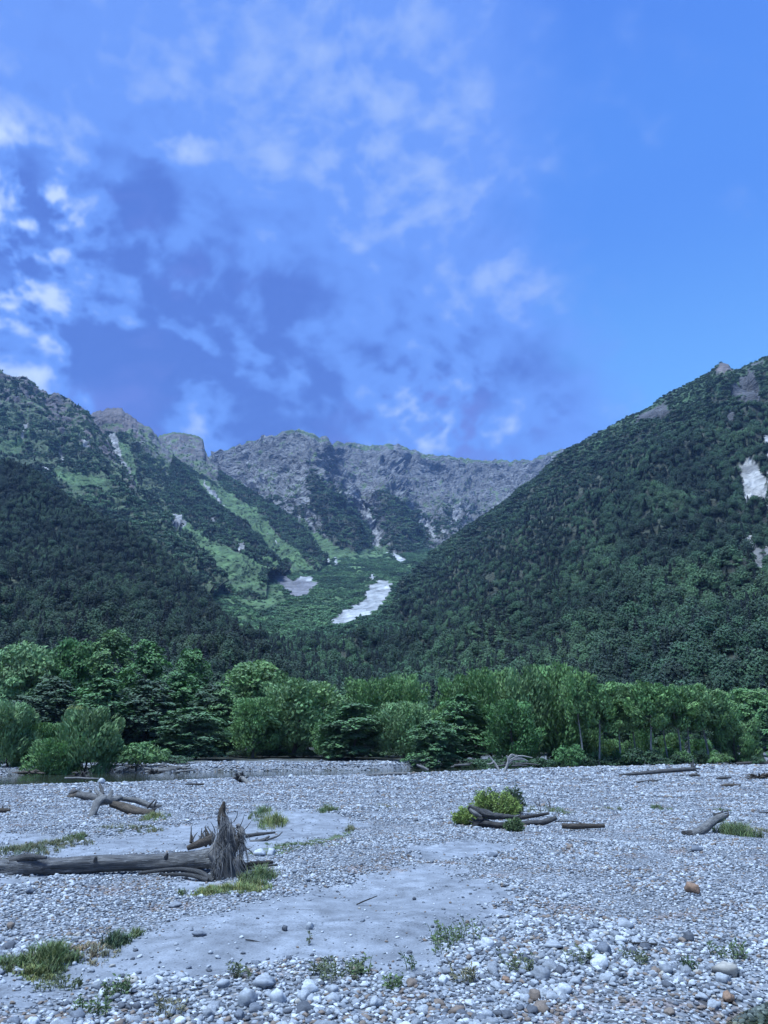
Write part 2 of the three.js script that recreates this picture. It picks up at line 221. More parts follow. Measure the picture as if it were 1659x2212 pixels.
mountain('mountain_headwall', 'grey rocky headwall with a jagged crest closing the valley', {
  seed: 3, cols: 420, rowsN: 190, rib: 58, ribLen: 330, jag: 16, tile: 600,
  rows: [
    [[300, 1040, 4000], [380, 1012, 3950], [455, 986, 3900], [480, 977], [500, 968], [530, 957], [560, 948], [585, 943], [600, 938, 3800], [630, 931], [655, 929], [672, 938], [690, 947], [703, 940], [712, 955, 3850], [717, 964, 4300], [730, 955], [745, 955], [760, 958, 4500], [800, 963], [830, 962], [860, 960], [880, 969], [905, 975], [930, 984], [960, 985], [1000, 990, 4700], [1040, 997], [1080, 994], [1100, 997], [1120, 992], [1150, 995], [1165, 985], [1180, 980], [1230, 967, 4400], [1330, 945, 4300]],
    [[300, 1090, 3650], [455, 1030, 3600], [540, 1000, 3560], [600, 990, 3480], [640, 985, 3420], [690, 1010, 3300], [730, 1015, 3900], [780, 1015, 4000], [830, 1030, 3900], [880, 1035, 4200], [950, 1045, 4250], [1040, 1050, 4300], [1130, 1045, 4150], [1230, 1030, 4000], [1330, 1000, 3900]],
    [[300, 1150, 3200], [455, 1080, 3250], [540, 1060, 3200], [620, 1070, 3080], [700, 1080, 2850], [745, 1085, 3100], [775, 1090, 3450], [835, 1085, 3150], [900, 1100, 3600], [960, 1100, 3450], [1040, 1110, 3650], [1130, 1110, 3500], [1230, 1100, 3400], [1330, 1080, 3300]],
    [[300, 1200, 2900], [455, 1150, 2900], [560, 1110, 2850], [630, 1125, 2700], [700, 1140, 2580], [760, 1150, 2560], [810, 1150, 2950], [860, 1150, 2700], [920, 1150, 3000], [990, 1160, 2850], [1130, 1170, 2800], [1230, 1170, 2800], [1330, 1170, 2700]],
    [[300, 1265, 2350], [455, 1245, 2350], [560, 1232, 2320], [650, 1225, 2250], [700, 1224, 2240], [780, 1226, 2240], [820, 1224, 2300], [880, 1234, 2260], [950, 1240, 2280], [1000, 1245, 2250], [1130, 1260, 2200], [1230, 1260, 2200], [1330, 1260, 2150]],
  ],
  base: (s, t, q, n, w, w2) => (t < 0.05 && w > -0.15 ? 'alpine' : w + 0.9 * w2 + (t - 0.66) * 1.15 > 0.08 ? (t > 0.55 ? 'forest' : 'alpine') : w2 > 0.2 ? 'rockDark' : w < -0.12 || (s < 0.42 && t > 0.3 && w2 < 0) ? 'rockPale' : 'rock'),
  polys: [['forest', [[672, 1005], [700, 1040], [720, 1050], [745, 1090], [790, 1140], [805, 1165], [790, 1180], [740, 1170], [700, 1150], [685, 1120], [672, 1090], [662, 1050]], 3], ['forest', [[820, 1065], [860, 1090], [905, 1130], [925, 1160], [905, 1200], [845, 1190], [835, 1140], [815, 1100]], 3], ['forest', [[690, 1135], [770, 1160], [800, 1180], [760, 1190], [715, 1178]], 2],
    ['grass', [[635, 1118], [670, 1140], [720, 1172], [770, 1188], [840, 1178], [830, 1215], [700, 1215], [660, 1170]], 2],
    ['scree', [[716, 1000], [735, 1020], [760, 1050], [790, 1095], [812, 1130], [825, 1165], [818, 1185], [805, 1165], [797, 1130], [770, 1085], [740, 1040]], 1.6], ['scree', [[870, 1050], [890, 1080], [915, 1115], [935, 1145], [945, 1162], [932, 1160], [905, 1125], [885, 1090]], 1.6], ['scree', [[640, 1105], [665, 1125], [685, 1148], [676, 1146], [650, 1125]], 1], ['scree', [[990, 1085], [1000, 1110], [985, 1130], [975, 1120]], 1.2]],
  tree: (k, s, t, q) => (k === 'forest' ? { per: 1 / 210, kinds: ['bush', 'fir', 'bush'], h: 10 } : k === 'alpine' && t > 0.4 ? { per: 1 / 900, kinds: ['bush'], h: 7 } : null),
});
mountain('mountain_spur', 'flat-topped rocky knob with a forested spur falling to the valley', {
  seed: 17, cols: 300, rowsN: 130, rib: 20, ribLen: 210, jag: 5, tile: 420,
  rows: [
    [[290, 985, 3500], [330, 958, 3400], [345, 941], [365, 935], [385, 934], [405, 937], [428, 942], [438, 950], [442, 972, 3300], [455, 998, 3150], [480, 1022], [520, 1047, 2900], [560, 1072], [600, 1097], [640, 1125, 2500], [670, 1157], [690, 1188, 2250], [705, 1212, 2150]],
    [[290, 1030, 3200], [330, 1005, 3100], [400, 995, 3050], [430, 1018, 2950], [480, 1060, 2750], [540, 1095, 2580], [600, 1140, 2350], [650, 1190, 2150], [700, 1222, 2050]],
    [[290, 1120, 2800], [370, 1060, 2750], [430, 1050, 2650], [490, 1100, 2480], [550, 1145, 2300], [600, 1185, 2150], [650, 1222, 2000], [690, 1240, 1950]],
    [[290, 1220, 2300], [400, 1170, 2250], [460, 1150, 2200], [510, 1180, 2100], [560, 1222, 1960], [610, 1262, 1820], [650, 1280, 1750], [690, 1285, 1720]],
  ],
  base: (s, t, q, n, w, w2) => (s > 0.46 && t < 0.5 ? 'forest' : s < 0.44 && t < 0.4 ? (w + w2 * 0.8 + (t - 0.28) * 1.6 > 0.06 || t < 0.03 ? 'alpine' : w2 > 0.1 ? 'redRock' : 'rock') : w2 > -0.05 ? 'forest' : 'grass'),
  polys: [['grass', [[425, 1030], [455, 1048], [480, 1058], [515, 1078], [550, 1096], [568, 1120], [595, 1148], [630, 1184], [662, 1214], [700, 1245], [660, 1275], [600, 1262], [555, 1222], [512, 1172], [465, 1122], [430, 1072]], 3], ['scree', [[428, 1032], [445, 1048], [470, 1075], [485, 1092], [478, 1092], [450, 1064]], 0.8], ['scree', [[575, 1150], [598, 1170], [605, 1180], [590, 1168]], 0.7]],
  tree: (k, s, t) => (k === 'forest' && t > -0.02 ? { per: 1 / 60, kinds: ['bush', 'broad', 'fir'], h: 8 } : k === 'alpine' && t > 0.12 ? { per: 1 / 240, kinds: ['bush'], h: 4 } : k === 'grass' && t > 0.2 ? { per: 1 / 700, kinds: ['bush'], h: 4 } : null),
});
mountain('mountain_peak', 'reddish rocky peak with a scree gully and a dark wooded spur', {
  seed: 29, cols: 300, rowsN: 150, rib: 26, ribLen: 230, jag: 9, tile: 420,
  rows: [
    [[120, 935, 3000], [170, 915, 2950], [200, 893, 2900], [215, 888], [235, 883], [255, 881], [263, 884], [270, 891], [290, 905], [300, 910], [310, 919], [328, 925], [335, 938], [345, 957, 2780], [370, 980, 2700], [400, 1012], [430, 1052, 2450], [470, 1092], [520, 1128, 2200], [560, 1168], [600, 1212, 1950], [625, 1236, 1880]],
    [[120, 1010, 2750], [200, 960, 2650], [250, 940, 2600], [300, 975, 2500], [340, 1010, 2450], [390, 1060, 2300], [440, 1105, 2120], [500, 1145, 2000], [560, 1195, 1850], [605, 1240, 1760]],
    [[120, 1090, 2400], [200, 1040, 2350], [260, 1020, 2280], [310, 1060, 2150], [360, 1095, 2050], [410, 1125, 1950], [460, 1155, 1850], [520, 1195, 1740], [585, 1240, 1660]],
    [[120, 1180, 2000], [220, 1140, 1950], [300, 1130, 1850], [360, 1140, 1750], [400, 1160, 1700], [450, 1190, 1620], [510, 1220, 1580], [575, 1248, 1540]],
    [[120, 1330, 1450], [240, 1300, 1400], [340, 1270, 1330], [400, 1275, 1300], [450, 1290, 1270], [510, 1305, 1260], [575, 1320, 1250]],
  ],
  base: (s, t, q, n, w, w2) => (s > 0.5 && t < 0.42 ? 'forest' : t < 0.24 ? (s < 0.36 ? (t < 0.16 ? (w2 > 0.25 ? 'rockDark' : 'redRock') : w > 0.0 ? 'alpine' : 'redRock') : w + w2 + (t - 0.1) > 0 ? 'alpine' : 'rock') : w2 + 0.7 * w > 0.0 ? 'forest' : t > 0.6 ? 'grass' : 'alpine'),
  polys: [['scree', [[235, 935], [255, 950], [260, 975], [279, 1000], [294, 1030], [298, 1065], [280, 1050], [264, 1008], [244, 975]], 0.8], ['grass', [[255, 955], [275, 960], [292, 1000], [298, 1050], [284, 1050], [270, 1005]], 1.2], ['scree', [[240, 945], [254, 960], [262, 985], [280, 1012], [288, 1048], [284, 1050], [272, 1015], [255, 990], [246, 965]], 0.7],
    ['grass', [[368, 1108], [400, 1122], [440, 1142], [500, 1168], [570, 1208], [600, 1240], [560, 1275], [470, 1262], [410, 1230], [375, 1178]], 3], ['forest', [[330, 1060], [390, 1090], [440, 1130], [500, 1165], [570, 1212], [590, 1235], [560, 1216], [480, 1178], [410, 1135], [360, 1100]], 2], ['scree', [[368, 1118], [385, 1118], [402, 1130], [398, 1142], [385, 1135], [372, 1128]], 0.8], ['scree', [[450, 1110], [462, 1125], [485, 1150], [478, 1150], [458, 1128]], 0.5], ['scree', [[510, 1180], [530, 1186], [525, 1192], [508, 1188]], 0.6]],
  tree: (k, s, t) => (k === 'forest' ? { per: 1 / 55, kinds: ['bush', 'broad', 'fir'], h: 8 } : k === 'alpine' && t > 0.1 ? { per: 1 / 220, kinds: ['bush'], h: 4 } : k === 'grass' ? { per: 1 / 700, kinds: ['bush'], h: 4 } : null),
});
mountain('mountain_shoulder', 'high left shoulder with ragged crest, green gullies and dark woods', {
  seed: 41, cols: 280, rowsN: 150, rib: 30, ribLen: 210, jag: 13, tile: 420,
  rows: [
    [[-180, 770, 2450], [-60, 790, 2400], [0, 801, 2400], [15, 808], [30, 817], [38, 815], [50, 811], [65, 820], [78, 837], [92, 842], [105, 851], [118, 847], [130, 856], [150, 862], [165, 877], [185, 888], [200, 908, 2400], [215, 935, 2350], [240, 970], [265, 1008, 2200], [290, 1052], [330, 1088, 1950], [360, 1117], [400, 1170, 1600], [430, 1208, 1500], [480, 1262, 1350]],
    [[-180, 880, 2150], [0, 880, 2120], [60, 890, 2100], [130, 930, 2050], [190, 975, 1980], [240, 1030, 1880], [290, 1085, 1720], [350, 1145, 1550], [410, 1210, 1350], [465, 1275, 1220]],
    [[-180, 960, 1900], [0, 960, 1850], [80, 985, 1800], [150, 1015, 1740], [210, 1050, 1660], [260, 1090, 1560], [320, 1145, 1430], [390, 1215, 1250], [450, 1285, 1120]],
    [[-180, 1080, 1550], [0, 1080, 1500], [100, 1100, 1450], [180, 1120, 1400], [250, 1150, 1330], [320, 1200, 1230], [390, 1265, 1100], [440, 1310, 1030]],
  ],
  base: (s, t, q, n, w, w2) => (t < 0.42 && s < 0.75 ? (w + 0.8 * w2 + (t - 0.12) * 1.6 > 0 ? (w2 > 0.16 ? 'forest' : 'alpine') : w2 > 0 ? 'rockDark' : 'redRock') : w2 + w > -0.05 ? 'forest' : 'alpine'),
  polys: [['grass', [[0, 955], [30, 965], [55, 945], [66, 920], [64, 945], [40, 978], [0, 985]], 1], ['grass', [[105, 1010], [150, 1020], [210, 1035], [245, 1048], [230, 1068], [170, 1060], [125, 1035]], 1.6], ['scree', [[172, 940], [182, 952], [200, 980], [195, 980], [180, 960]], 0.7], ['scree', [[127, 968], [136, 972], [142, 1003], [134, 1003]], 0.7], ['scree', [[85, 1000], [100, 1008], [110, 1022], [96, 1015]], 0.6], ['scree', [[58, 915], [66, 918], [50, 945], [38, 958]], 0.6], ['rockPale', [[355, 1108], [380, 1112], [402, 1135], [395, 1145], [370, 1132]], 0.8]],
  tree: (k, s, t) => (k === 'forest' ? { per: 1 / 55, kinds: ['bush', 'broad', 'fir'], h: 8 } : k === 'alpine' && t > 0.04 ? { per: 1 / 200, kinds: ['bush'], h: 3.6 } : null),
});
mountain('valley_floor', 'green scrubby valley floor with a pale dry stream bed', {
  seed: 53, cols: 260, rowsN: 260, rib: 9, ribLen: 150, tile: 300, back: 0.01, smoothCrest: true,
  rows: [
    [[330, 1195, 2600], [500, 1195, 2600], [700, 1186, 2600], [850, 1186, 2600], [1050, 1190, 2600]],
    [[250, 1225, 1950], [480, 1228, 1950], [650, 1240, 1920], [850, 1238, 1900], [1050, 1240, 1900]],
    [[150, 1270, 1400], [420, 1270, 1400], [600, 1298, 1350], [850, 1300, 1350], [1080, 1300, 1350]],
    [[50, 1330, 950], [380, 1335, 950], [600, 1362, 900], [850, 1362, 900], [1120, 1360, 900]],
    [[-50, 1400, 640], [400, 1405, 620], [620, 1424, 600], [850, 1424, 600], [1200, 1420, 600]],
    [[-150, 1470, 430], [600, 1486, 420], [850, 1488, 420], [1300, 1486, 420]],
    [[-250, 1560, 200], [600, 1572, 190], [850, 1574, 190], [1500, 1572, 190]],
  ],
  base: (s, t, q, n, w, w2) => (t > 0.57 + 0.07 * w ? 'forest' : w2 + w > 0.32 ? 'grass' : 'shrub'),
  polys: [['bed', [[832, 1252], [846, 1260], [838, 1288], [822, 1310], [798, 1330], [762, 1342], [706, 1352], [722, 1330], [755, 1310], [782, 1294], [786, 1280], [796, 1268], [812, 1258]], 0.9], ['bed', [[795, 1246], [806, 1240], [812, 1248], [803, 1256]], 0.5], ['bed', [[822, 1182], [840, 1188], [858, 1198], [876, 1208], [868, 1217], [858, 1212], [846, 1200], [826, 1190]], 0.5], ['screeGrey', [[584, 1228], [606, 1236], [632, 1258], [642, 1250], [690, 1258], [664, 1280], [640, 1292], [614, 1278], [598, 1256]], 0.4], ['bed', [[640, 1240], [660, 1248], [680, 1250], [668, 1255], [648, 1250]], 0.5], ['bed', [[692, 1185], [704, 1190], [712, 1215], [706, 1216], [700, 1200]], 0.7], ['bed', [[722, 1196], [742, 1198], [730, 1205], [728, 1222], [722, 1220]], 0.7], ['grass', [[400, 1215], [500, 1232], [570, 1240], [600, 1262], [620, 1300], [560, 1320], [500, 1290], [430, 1250]], 2], ['grass', [[640, 1190], [850, 1182], [820, 1200], [760, 1205], [700, 1208]], 1.5]],
  tree: (k, s, t, q) => (k === 'forest' ? { per: 1 / 26, kinds: ['fir', 'broad', 'fir', 'broad'], h: 8, under: 1 / 40 } : k === 'shrub' ? { per: 1 / 30, kinds: ['bush', 'bush', 'bush', 'bush', 'broad'], h: t < 0.25 ? 4 : 4.6 } : k === 'grass' ? { per: 1 / 500, kinds: ['bush'], h: 4 } : null),
});
mountain('wooded_hill', 'dark densely wooded hill at the left of the valley', {
  seed: 67, cols: 220, rowsN: 140, rib: 20, ribLen: 160, smoothCrest: true, tile: 300,
  rows: [
    [[-200, 960, 1200], [-80, 985, 1170], [0, 1000, 1150], [50, 1012], [100, 1048, 1100], [160, 1090], [220, 1122, 1050], [300, 1165, 1000], [350, 1202, 950], [400, 1248, 900], [440, 1290], [475, 1336, 800], [515, 1390, 700], [560, 1436, 600], [620, 1478, 520], [700, 1506, 470]],
    [[-200, 1150, 850], [0, 1170, 830], [150, 1210, 790], [300, 1275, 720], [400, 1340, 650], [480, 1400, 580], [560, 1455, 500], [650, 1510, 420]],
    [[-200, 1330, 500], [0, 1340, 480], [150, 1365, 460], [300, 1410, 420], [420, 1465, 380], [540, 1520, 330]],
    [[-220, 1540, 240], [0, 1550, 240], [200, 1560, 235], [350, 1568, 230], [480, 1575, 220]],
  ],
  base: () => 'forest',
  polys: [['scree', [[378, 1205], [388, 1212], [395, 1228], [386, 1228]], 0.8], ['scree', [[412, 1245], [430, 1256], [445, 1275], [432, 1278], [418, 1262]], 1]],
  tree: (k) => (k === 'forest' ? { per: 1 / 36, kinds: ['fir', 'broad', 'fir', 'broad', 'broad'], h: 9.5, under: 1 / 45 } : null),
});
mountain('wooded_mountain', 'long wooded mountainside rising to a bare ridge at the right', {
  seed: 79, cols: 360, rowsN: 220, rib: 36, ribLen: 210, jag: 3, tile: 380,
  rows: [
    [[745, 1490, 560], [770, 1470, 620], [800, 1425, 800], [835, 1362, 1050], [850, 1312, 1300], [885, 1252, 1500], [940, 1192, 1700], [1000, 1148, 1800], [1080, 1093, 1850], [1150, 1040, 1850], [1220, 980, 1800], [1260, 952], [1300, 929, 1700], [1350, 905], [1380, 893], [1400, 882, 1600], [1440, 852], [1480, 833], [1500, 821, 1560], [1540, 801], [1548, 790], [1560, 784], [1572, 788], [1580, 800], [1600, 797], [1620, 786], [1659, 771, 1500], [1760, 735, 1480], [1860, 715, 1450]],
    [[735, 1505, 530], [800, 1452, 690], [860, 1370, 950], [930, 1290, 1180], [1000, 1235, 1330], [1100, 1175, 1330], [1200, 1110, 1280], [1300, 1060, 1200], [1400, 1010, 1130], [1500, 965, 1080], [1600, 935, 1040], [1700, 915, 1010], [1860, 900, 1000]],
    [[725, 1520, 500], [800, 1475, 580], [900, 1405, 740], [1000, 1345, 850], [1100, 1295, 860], [1200, 1255, 820], [1300, 1225, 770], [1400, 1200, 720], [1500, 1180, 690], [1600, 1165, 660], [1700, 1155, 640], [1860, 1150, 630]],
    [[715, 1545, 440], [800, 1510, 460], [900, 1465, 520], [1000, 1430, 560], [1100, 1405, 550], [1200, 1385, 520], [1300, 1370, 480], [1400, 1360, 450], [1500, 1350, 430], [1700, 1340, 400], [1860, 1340, 390]],
    [[705, 1572, 330], [800, 1570, 330], [1000, 1568, 310], [1200, 1566, 280], [1400, 1564, 250], [1600, 1562, 225], [1860, 1560, 210]],
  ],
  base: (s, t, q, n, w, w2) => (s > 0.45 && t < 0.10 + 0.06 * w2 + 0.05 * (s - 0.6) ? (w + w2 > 0.42 && s > 0.7 ? 'rockDark' : 'shrub') : 'forest'),
  polys: [['rockDark', [[1352, 912], [1375, 900], [1400, 886], [1438, 868], [1445, 888], [1424, 906], [1404, 914], [1378, 934], [1362, 928]], 1.4], ['redRock', [[1545, 800], [1556, 783], [1575, 786], [1584, 802], [1565, 812]], 0.6], ['rockDark', [[1575, 850], [1600, 830], [1612, 800], [1625, 800], [1640, 840], [1650, 880], [1615, 880], [1585, 870]], 1.6], ['rock', [[1565, 905], [1580, 890], [1588, 905], [1575, 912]], 1], ['shrub', [[1480, 838], [1520, 850], [1540, 890], [1500, 880], [1470, 860]], 2],
    ['scar', [[1620, 984], [1630, 1000], [1650, 1030], [1664, 1060], [1668, 1122], [1640, 1122], [1608, 1100], [1605, 1060], [1596, 1030], [1594, 1012], [1605, 1000]], 1.0], ['scar', [[1654, 1010], [1664, 1005], [1664, 1040], [1656, 1040]], 0.5], ['scar', [[1650, 940], [1665, 935], [1665, 955], [1652, 955]], 0.5], ['scar', [[1612, 1135], [1622, 1150], [1632, 1175], [1648, 1190], [1658, 1175], [1666, 1180], [1668, 1245], [1640, 1258], [1618, 1240], [1622, 1185], [1612, 1160]], 0.9], ['rockPale', [[1552, 1075], [1558, 1070], [1562, 1095], [1556, 1105]], 0.6], ['scree', [[1040, 1366], [1050, 1352], [1062, 1350], [1052, 1372], [1042, 1382]], 0.8], ['scree', [[990, 1088], [998, 1080], [1000, 1095], [992, 1098]], 0.6]],
  tree: (k, s, t) => (k === 'forest' ? { per: t < 0.3 ? 1 / 62 : 1 / 50, kinds: t < 0.2 ? ['bush', 'broad', 'bush'] : s < 0.45 ? ['fir', 'broad', 'fir', 'broad'] : ['broad', 'broad', 'broad', 'fir'], h: t < 0.2 ? 7 : s > 0.5 ? 10.5 : 9, under: t > 0.72 ? 1 / 13 : t > 0.5 ? 1 / 28 : 0 } : k === 'alpine' || k === 'shrub' ? { per: t > 0.03 ? 1 / 40 : 1 / 90, kinds: ['bush'], h: 3.4 } : null),
});
console.log('mountains done', grow.length);

// ---------------------------------------------------------------- foliage and limbs
class Leaves {
  constructor(r) { this.r = r; this.p = []; this.i = []; this.c = []; this.n = 0; }
  // one spray of leaves: a bent lozenge at c, pointing along d, across e
  add(c, d, e, len, wid, tone = 1, warm = 0) {
    const b = this.n, q = (x, y, z) => this.p.push(x, y, z), r = this.r, k = tone * (0.72 + 0.56 * r()), y = warm + 0.25 * (r() - 0.5);
    const bend = (r() - 0.5) * 0.5 * wid, nx = d.y * e.z - d.z * e.y, ny = d.z * e.x - d.x * e.z, nz = d.x * e.y - d.y * e.x;
    q(c.x - d.x * len / 2, c.y - d.y * len / 2, c.z - d.z * len / 2); q(c.x + e.x * wid / 2 + nx * bend, c.y + e.y * wid / 2 + ny * bend, c.z + e.z * wid / 2 + nz * bend);
    q(c.x + d.x * len / 2, c.y + d.y * len / 2, c.z + d.z * len / 2); q(c.x - e.x * wid / 2 + nx * bend, c.y - e.y * wid / 2 + ny * bend, c.z - e.z * wid / 2 + nz * bend);
    this.i.push(b, b + 1, b + 2, b, b + 2, b + 3); this.n += 4;
    for (let j = 0; j < 4; j++) this.c.push(k * (1 + 0.55 * y), k, k * (1 - 0.35 * y));
  }
  geo() { return geoOf(this.p, this.i, this.c); }
}
const gauss = (r) => (r() + r() + r() + r() - 2) * 1.0;
const rdir = (r) => { const z = 2 * r() - 1, a = r() * 6.2832, k = Math.sqrt(1 - z * z); return V3(k * Math.cos(a), z, k * Math.sin(a)); };
const across = (d, r) => { const e = d.clone().cross(rdir(r)); return e.lengthSq() < 1e-5 ? V3(1, 0, 0) : e.normalize(); };
// a limb through points [x, y, z, radius]
function limb(pts, { sides = 7, steps = 5, rough = 0.12, seed = 1, len = 1, cap = true } = {}) {
  const P = pts.map((p) => V3(p[0], p[1], p[2])), curve = P.length > 2 ? new THREE.CatmullRomCurve3(P) : new THREE.LineCurve3(P[0], P[1]), n = Math.max(2, (pts.length - 1) * steps), L = curve.getLength();
  const pos = [], uv = [], idx = [], T = new THREE.Vector3(), U = new THREE.Vector3(), B = new THREE.Vector3(); let ref = null;
  for (let i = 0; i <= n; i++) {
    const t = i / n, c = curve.getPoint(t); curve.getTangent(t, T);
    if (!ref) ref = Math.abs(T.y) < 0.9 ? V3(0, 1, 0) : V3(1, 0, 0);
    U.copy(ref).addScaledVector(T, -ref.dot(T)).normalize(); ref = U.clone(); B.crossVectors(T, U);
    const f = t * (pts.length - 1), k = Math.min(pts.length - 2, Math.floor(f)), rad = lerp(pts[k][3], pts[k + 1][3], f - k);
    for (let j = 0; j <= sides; j++) { const a = j / sides * 6.28319, q = rad * (1 + rough * 2 * fbm3(Math.cos(a) * 0.9 + seed * 3.7, Math.sin(a) * 0.9, t * L / (rad * 9 + 0.05) + seed, 3)); pos.push(c.x + (U.x * Math.cos(a) + B.x * Math.sin(a)) * q, c.y + (U.y * Math.cos(a) + B.y * Math.sin(a)) * q, c.z + (U.z * Math.cos(a) + B.z * Math.sin(a)) * q); uv.push(j / sides, t * L / 2.2 * len + seed * 0.37); }
  }
  for (let i = 0; i < n; i++) for (let j = 0; j < sides; j++) { const a = i * (sides + 1) + j; idx.push(a, a + sides + 1, a + 1, a + 1, a + sides + 1, a + sides + 2); }
  const g = geoOf(pos, idx, null, uv, true);
  if (!cap) return g;
  const caps = [0, n].map((i) => { const q = [], k = [], w = [], c = curve.getPoint(i / n); q.push(c.x, c.y, c.z); w.push(0.5, 0.5); for (let j = 0; j <= sides; j++) { const o = (i * (sides + 1) + j) * 3; q.push(pos[o], pos[o + 1], pos[o + 2]); w.push(0.5 + 0.05 * Math.cos(j), 0.5 + 0.05 * Math.sin(j)); } for (let j = 1; j <= sides; j++) i ? k.push(0, j + 1, j) : k.push(0, j, j + 1); return geoOf(q, k, null, w, true); });
  return mergeGeometries([g, ...caps]);
}
// crown styles; all in metres
function willow(seed, Ht, R, from, plumes, leaves, lean = 0.55, ls = 1) {          // upright feathery plumes
  const r = rng(seed), L = new Leaves(r), span = Ht - from, trunkTop = from + span * 0.55, stems = [];
  for (let k = 0; k < plumes; k++) {
    const u = (k + r()) / plumes, a = r() * 6.283, hh = from + span * (0.02 + 0.86 * Math.pow(u, 0.8)), prof = Math.sqrt(Math.max(0.05, 1 - Math.pow(Math.abs((hh - from) / span - 0.42) / 0.62, 2))), rr = R * prof * (0.42 + 0.72 * r());
    const tip = V3(Math.cos(a) * rr, Math.min(Ht * (0.94 + 0.06 * r()), hh + span * (0.05 + 0.2 * r())), Math.sin(a) * rr), root = V3(tip.x * 0.62, tip.y - span * (0.2 + 0.12 * r()), tip.z * 0.62), d = tip.clone().sub(root), len = d.length(), warm = 0.25 * (r() - 0.4), tone = 0.8 + 0.4 * r(), pw = 0.2 + 0.1 * r(); d.normalize(); const u1 = across(d, r), u2 = d.clone().cross(u1);
    stems.push([root, tip]);
    const n = Math.round(leaves / plumes * (0.7 + 0.6 * r()));
    for (let m = 0; m < n; m++) {
      const t = 0.12 + 0.9 * r(), ph = r() * 6.283, w = R * pw * Math.sqrt(Math.max(0.05, 1 - Math.pow(Math.abs(t - 0.5) / 0.56, 2))) * (0.75 + 0.45 * r());
      const rad = u1.clone().multiplyScalar(Math.cos(ph)).addScaledVector(u2, Math.sin(ph)), c = root.clone().lerp(tip, t).addScaledVector(rad, w);
      const dd = d.clone().addScaledVector(rdir(r), lean).normalize(), nn = rad.clone().addScaledVector(rdir(r), 0.55); nn.y += 0.35;
      L.add(c, dd, dd.clone().cross(nn).normalize(), (0.42 + 0.36 * r()) * ls, (0.19 + 0.15 * r()) * ls, tone, warm);
    }
  }
  return { crown: L.geo(), stems };
}
function layered(seed, Ht, R, from, boughs, leaves, cone = 0, droop = 0.3, ls = 1) {   // flat sprays held out one above another
  const r = rng(seed), L = new Leaves(r), stems = [];
  for (let k = 0; k < boughs; k++) {
    const u = (k + r()) / boughs, hh = from + (Ht - from) * u, prof = cone ? Math.pow(1 - u, 0.8) + 0.06 : Math.sqrt(Math.max(0.04, 1 - Math.pow(Math.abs(u - 0.38) / 0.64, 2))), a = k * 2.39996 + r(), rr = R * prof * (0.35 + 0.8 * r()), size = R * (cone ? 0.24 : 0.27) * (0.5 + 0.8 * r()) * (0.45 + 0.55 * prof);
    const c0 = V3(Math.cos(a) * rr * 0.78, hh, Math.sin(a) * rr * 0.78), out = V3(Math.cos(a), 0, Math.sin(a)), tone = 0.75 + 0.5 * r(), warm = 0.3 * (r() - 0.45);
    stems.push([V3(c0.x * 0.1, hh - rr * 0.25, c0.z * 0.1), c0]);
    const n = Math.round(leaves / boughs * (0.6 + 0.7 * prof));
    for (let m = 0; m < n; m++) {
      const q = Math.sqrt(r()) * size, b = r() * 6.283, c = V3(c0.x + Math.cos(b) * q * 1.15, 0, c0.z + Math.sin(b) * q * 1.15), o = (c.x - c0.x) * out.x + (c.z - c0.z) * out.z;
      c.y = hh + gauss(r) * 0.3 * size - droop * (q * q / size + Math.max(0, o)) + 0.2 * size * Math.sin(b * 3 + k) * 0.4;
      const d = out.clone().multiplyScalar(0.9).add(rdir(r).multiplyScalar(0.8)); d.y *= 0.5; d.normalize();
      d.y -= droop * 1.2; d.normalize(); const e = d.clone().cross(V3(out.x * 0.45, 1, out.z * 0.45).addScaledVector(rdir(r), 0.5)).normalize();
      L.add(c, d, e, (0.42 + 0.34 * r()) * ls, (0.26 + 0.2 * r()) * ls, tone, warm);
    }
  }
  return { crown: L.geo(), stems };
}
function lobed(seed, Ht, R, from, lobes, leaves, ls = 1) {                      // rounded clumps
  const r = rng(seed), L = new Leaves(r), stems = [];
  for (let k = 0; k < lobes; k++) {
    const u = (k + r()) / lobes, a = k * 2.39996 + r() * 0.8, prof = Math.sqrt(Math.max(0.03, 1 - Math.pow(Math.abs(u - 0.45) / 0.62, 2))), rr = R * prof * (0.35 + 0.5 * r()), size = R * (0.26 + 0.2 * r()), c0 = V3(Math.cos(a) * rr, from + size * 0.6 + (Ht - from - size * 1.5) * u, Math.sin(a) * rr), tone = 0.78 + 0.44 * r(), warm = 0.3 * (r() - 0.4);
    stems.push([V3(c0.x * 0.12, c0.y - rr * 0.7 - 0.6, c0.z * 0.12), c0]);
    for (let m = 0; m < leaves / lobes; m++) {
      const d = rdir(r); if (d.y < -0.2) d.y *= -0.7;
      const q = size * (0.72 + 0.34 * r()), c = V3(c0.x + d.x * q * 1.1, c0.y + d.y * q * 0.82, c0.z + d.z * q * 1.1), f = d.clone().addScaledVector(rdir(r), 0.75).normalize(), e = across(f, r);
      L.add(c, e, f.clone().cross(e), (0.42 + 0.34 * r()) * ls, (0.25 + 0.22 * r()) * ls, tone, warm);
    }
  }
  return { crown: L.geo(), stems };
}
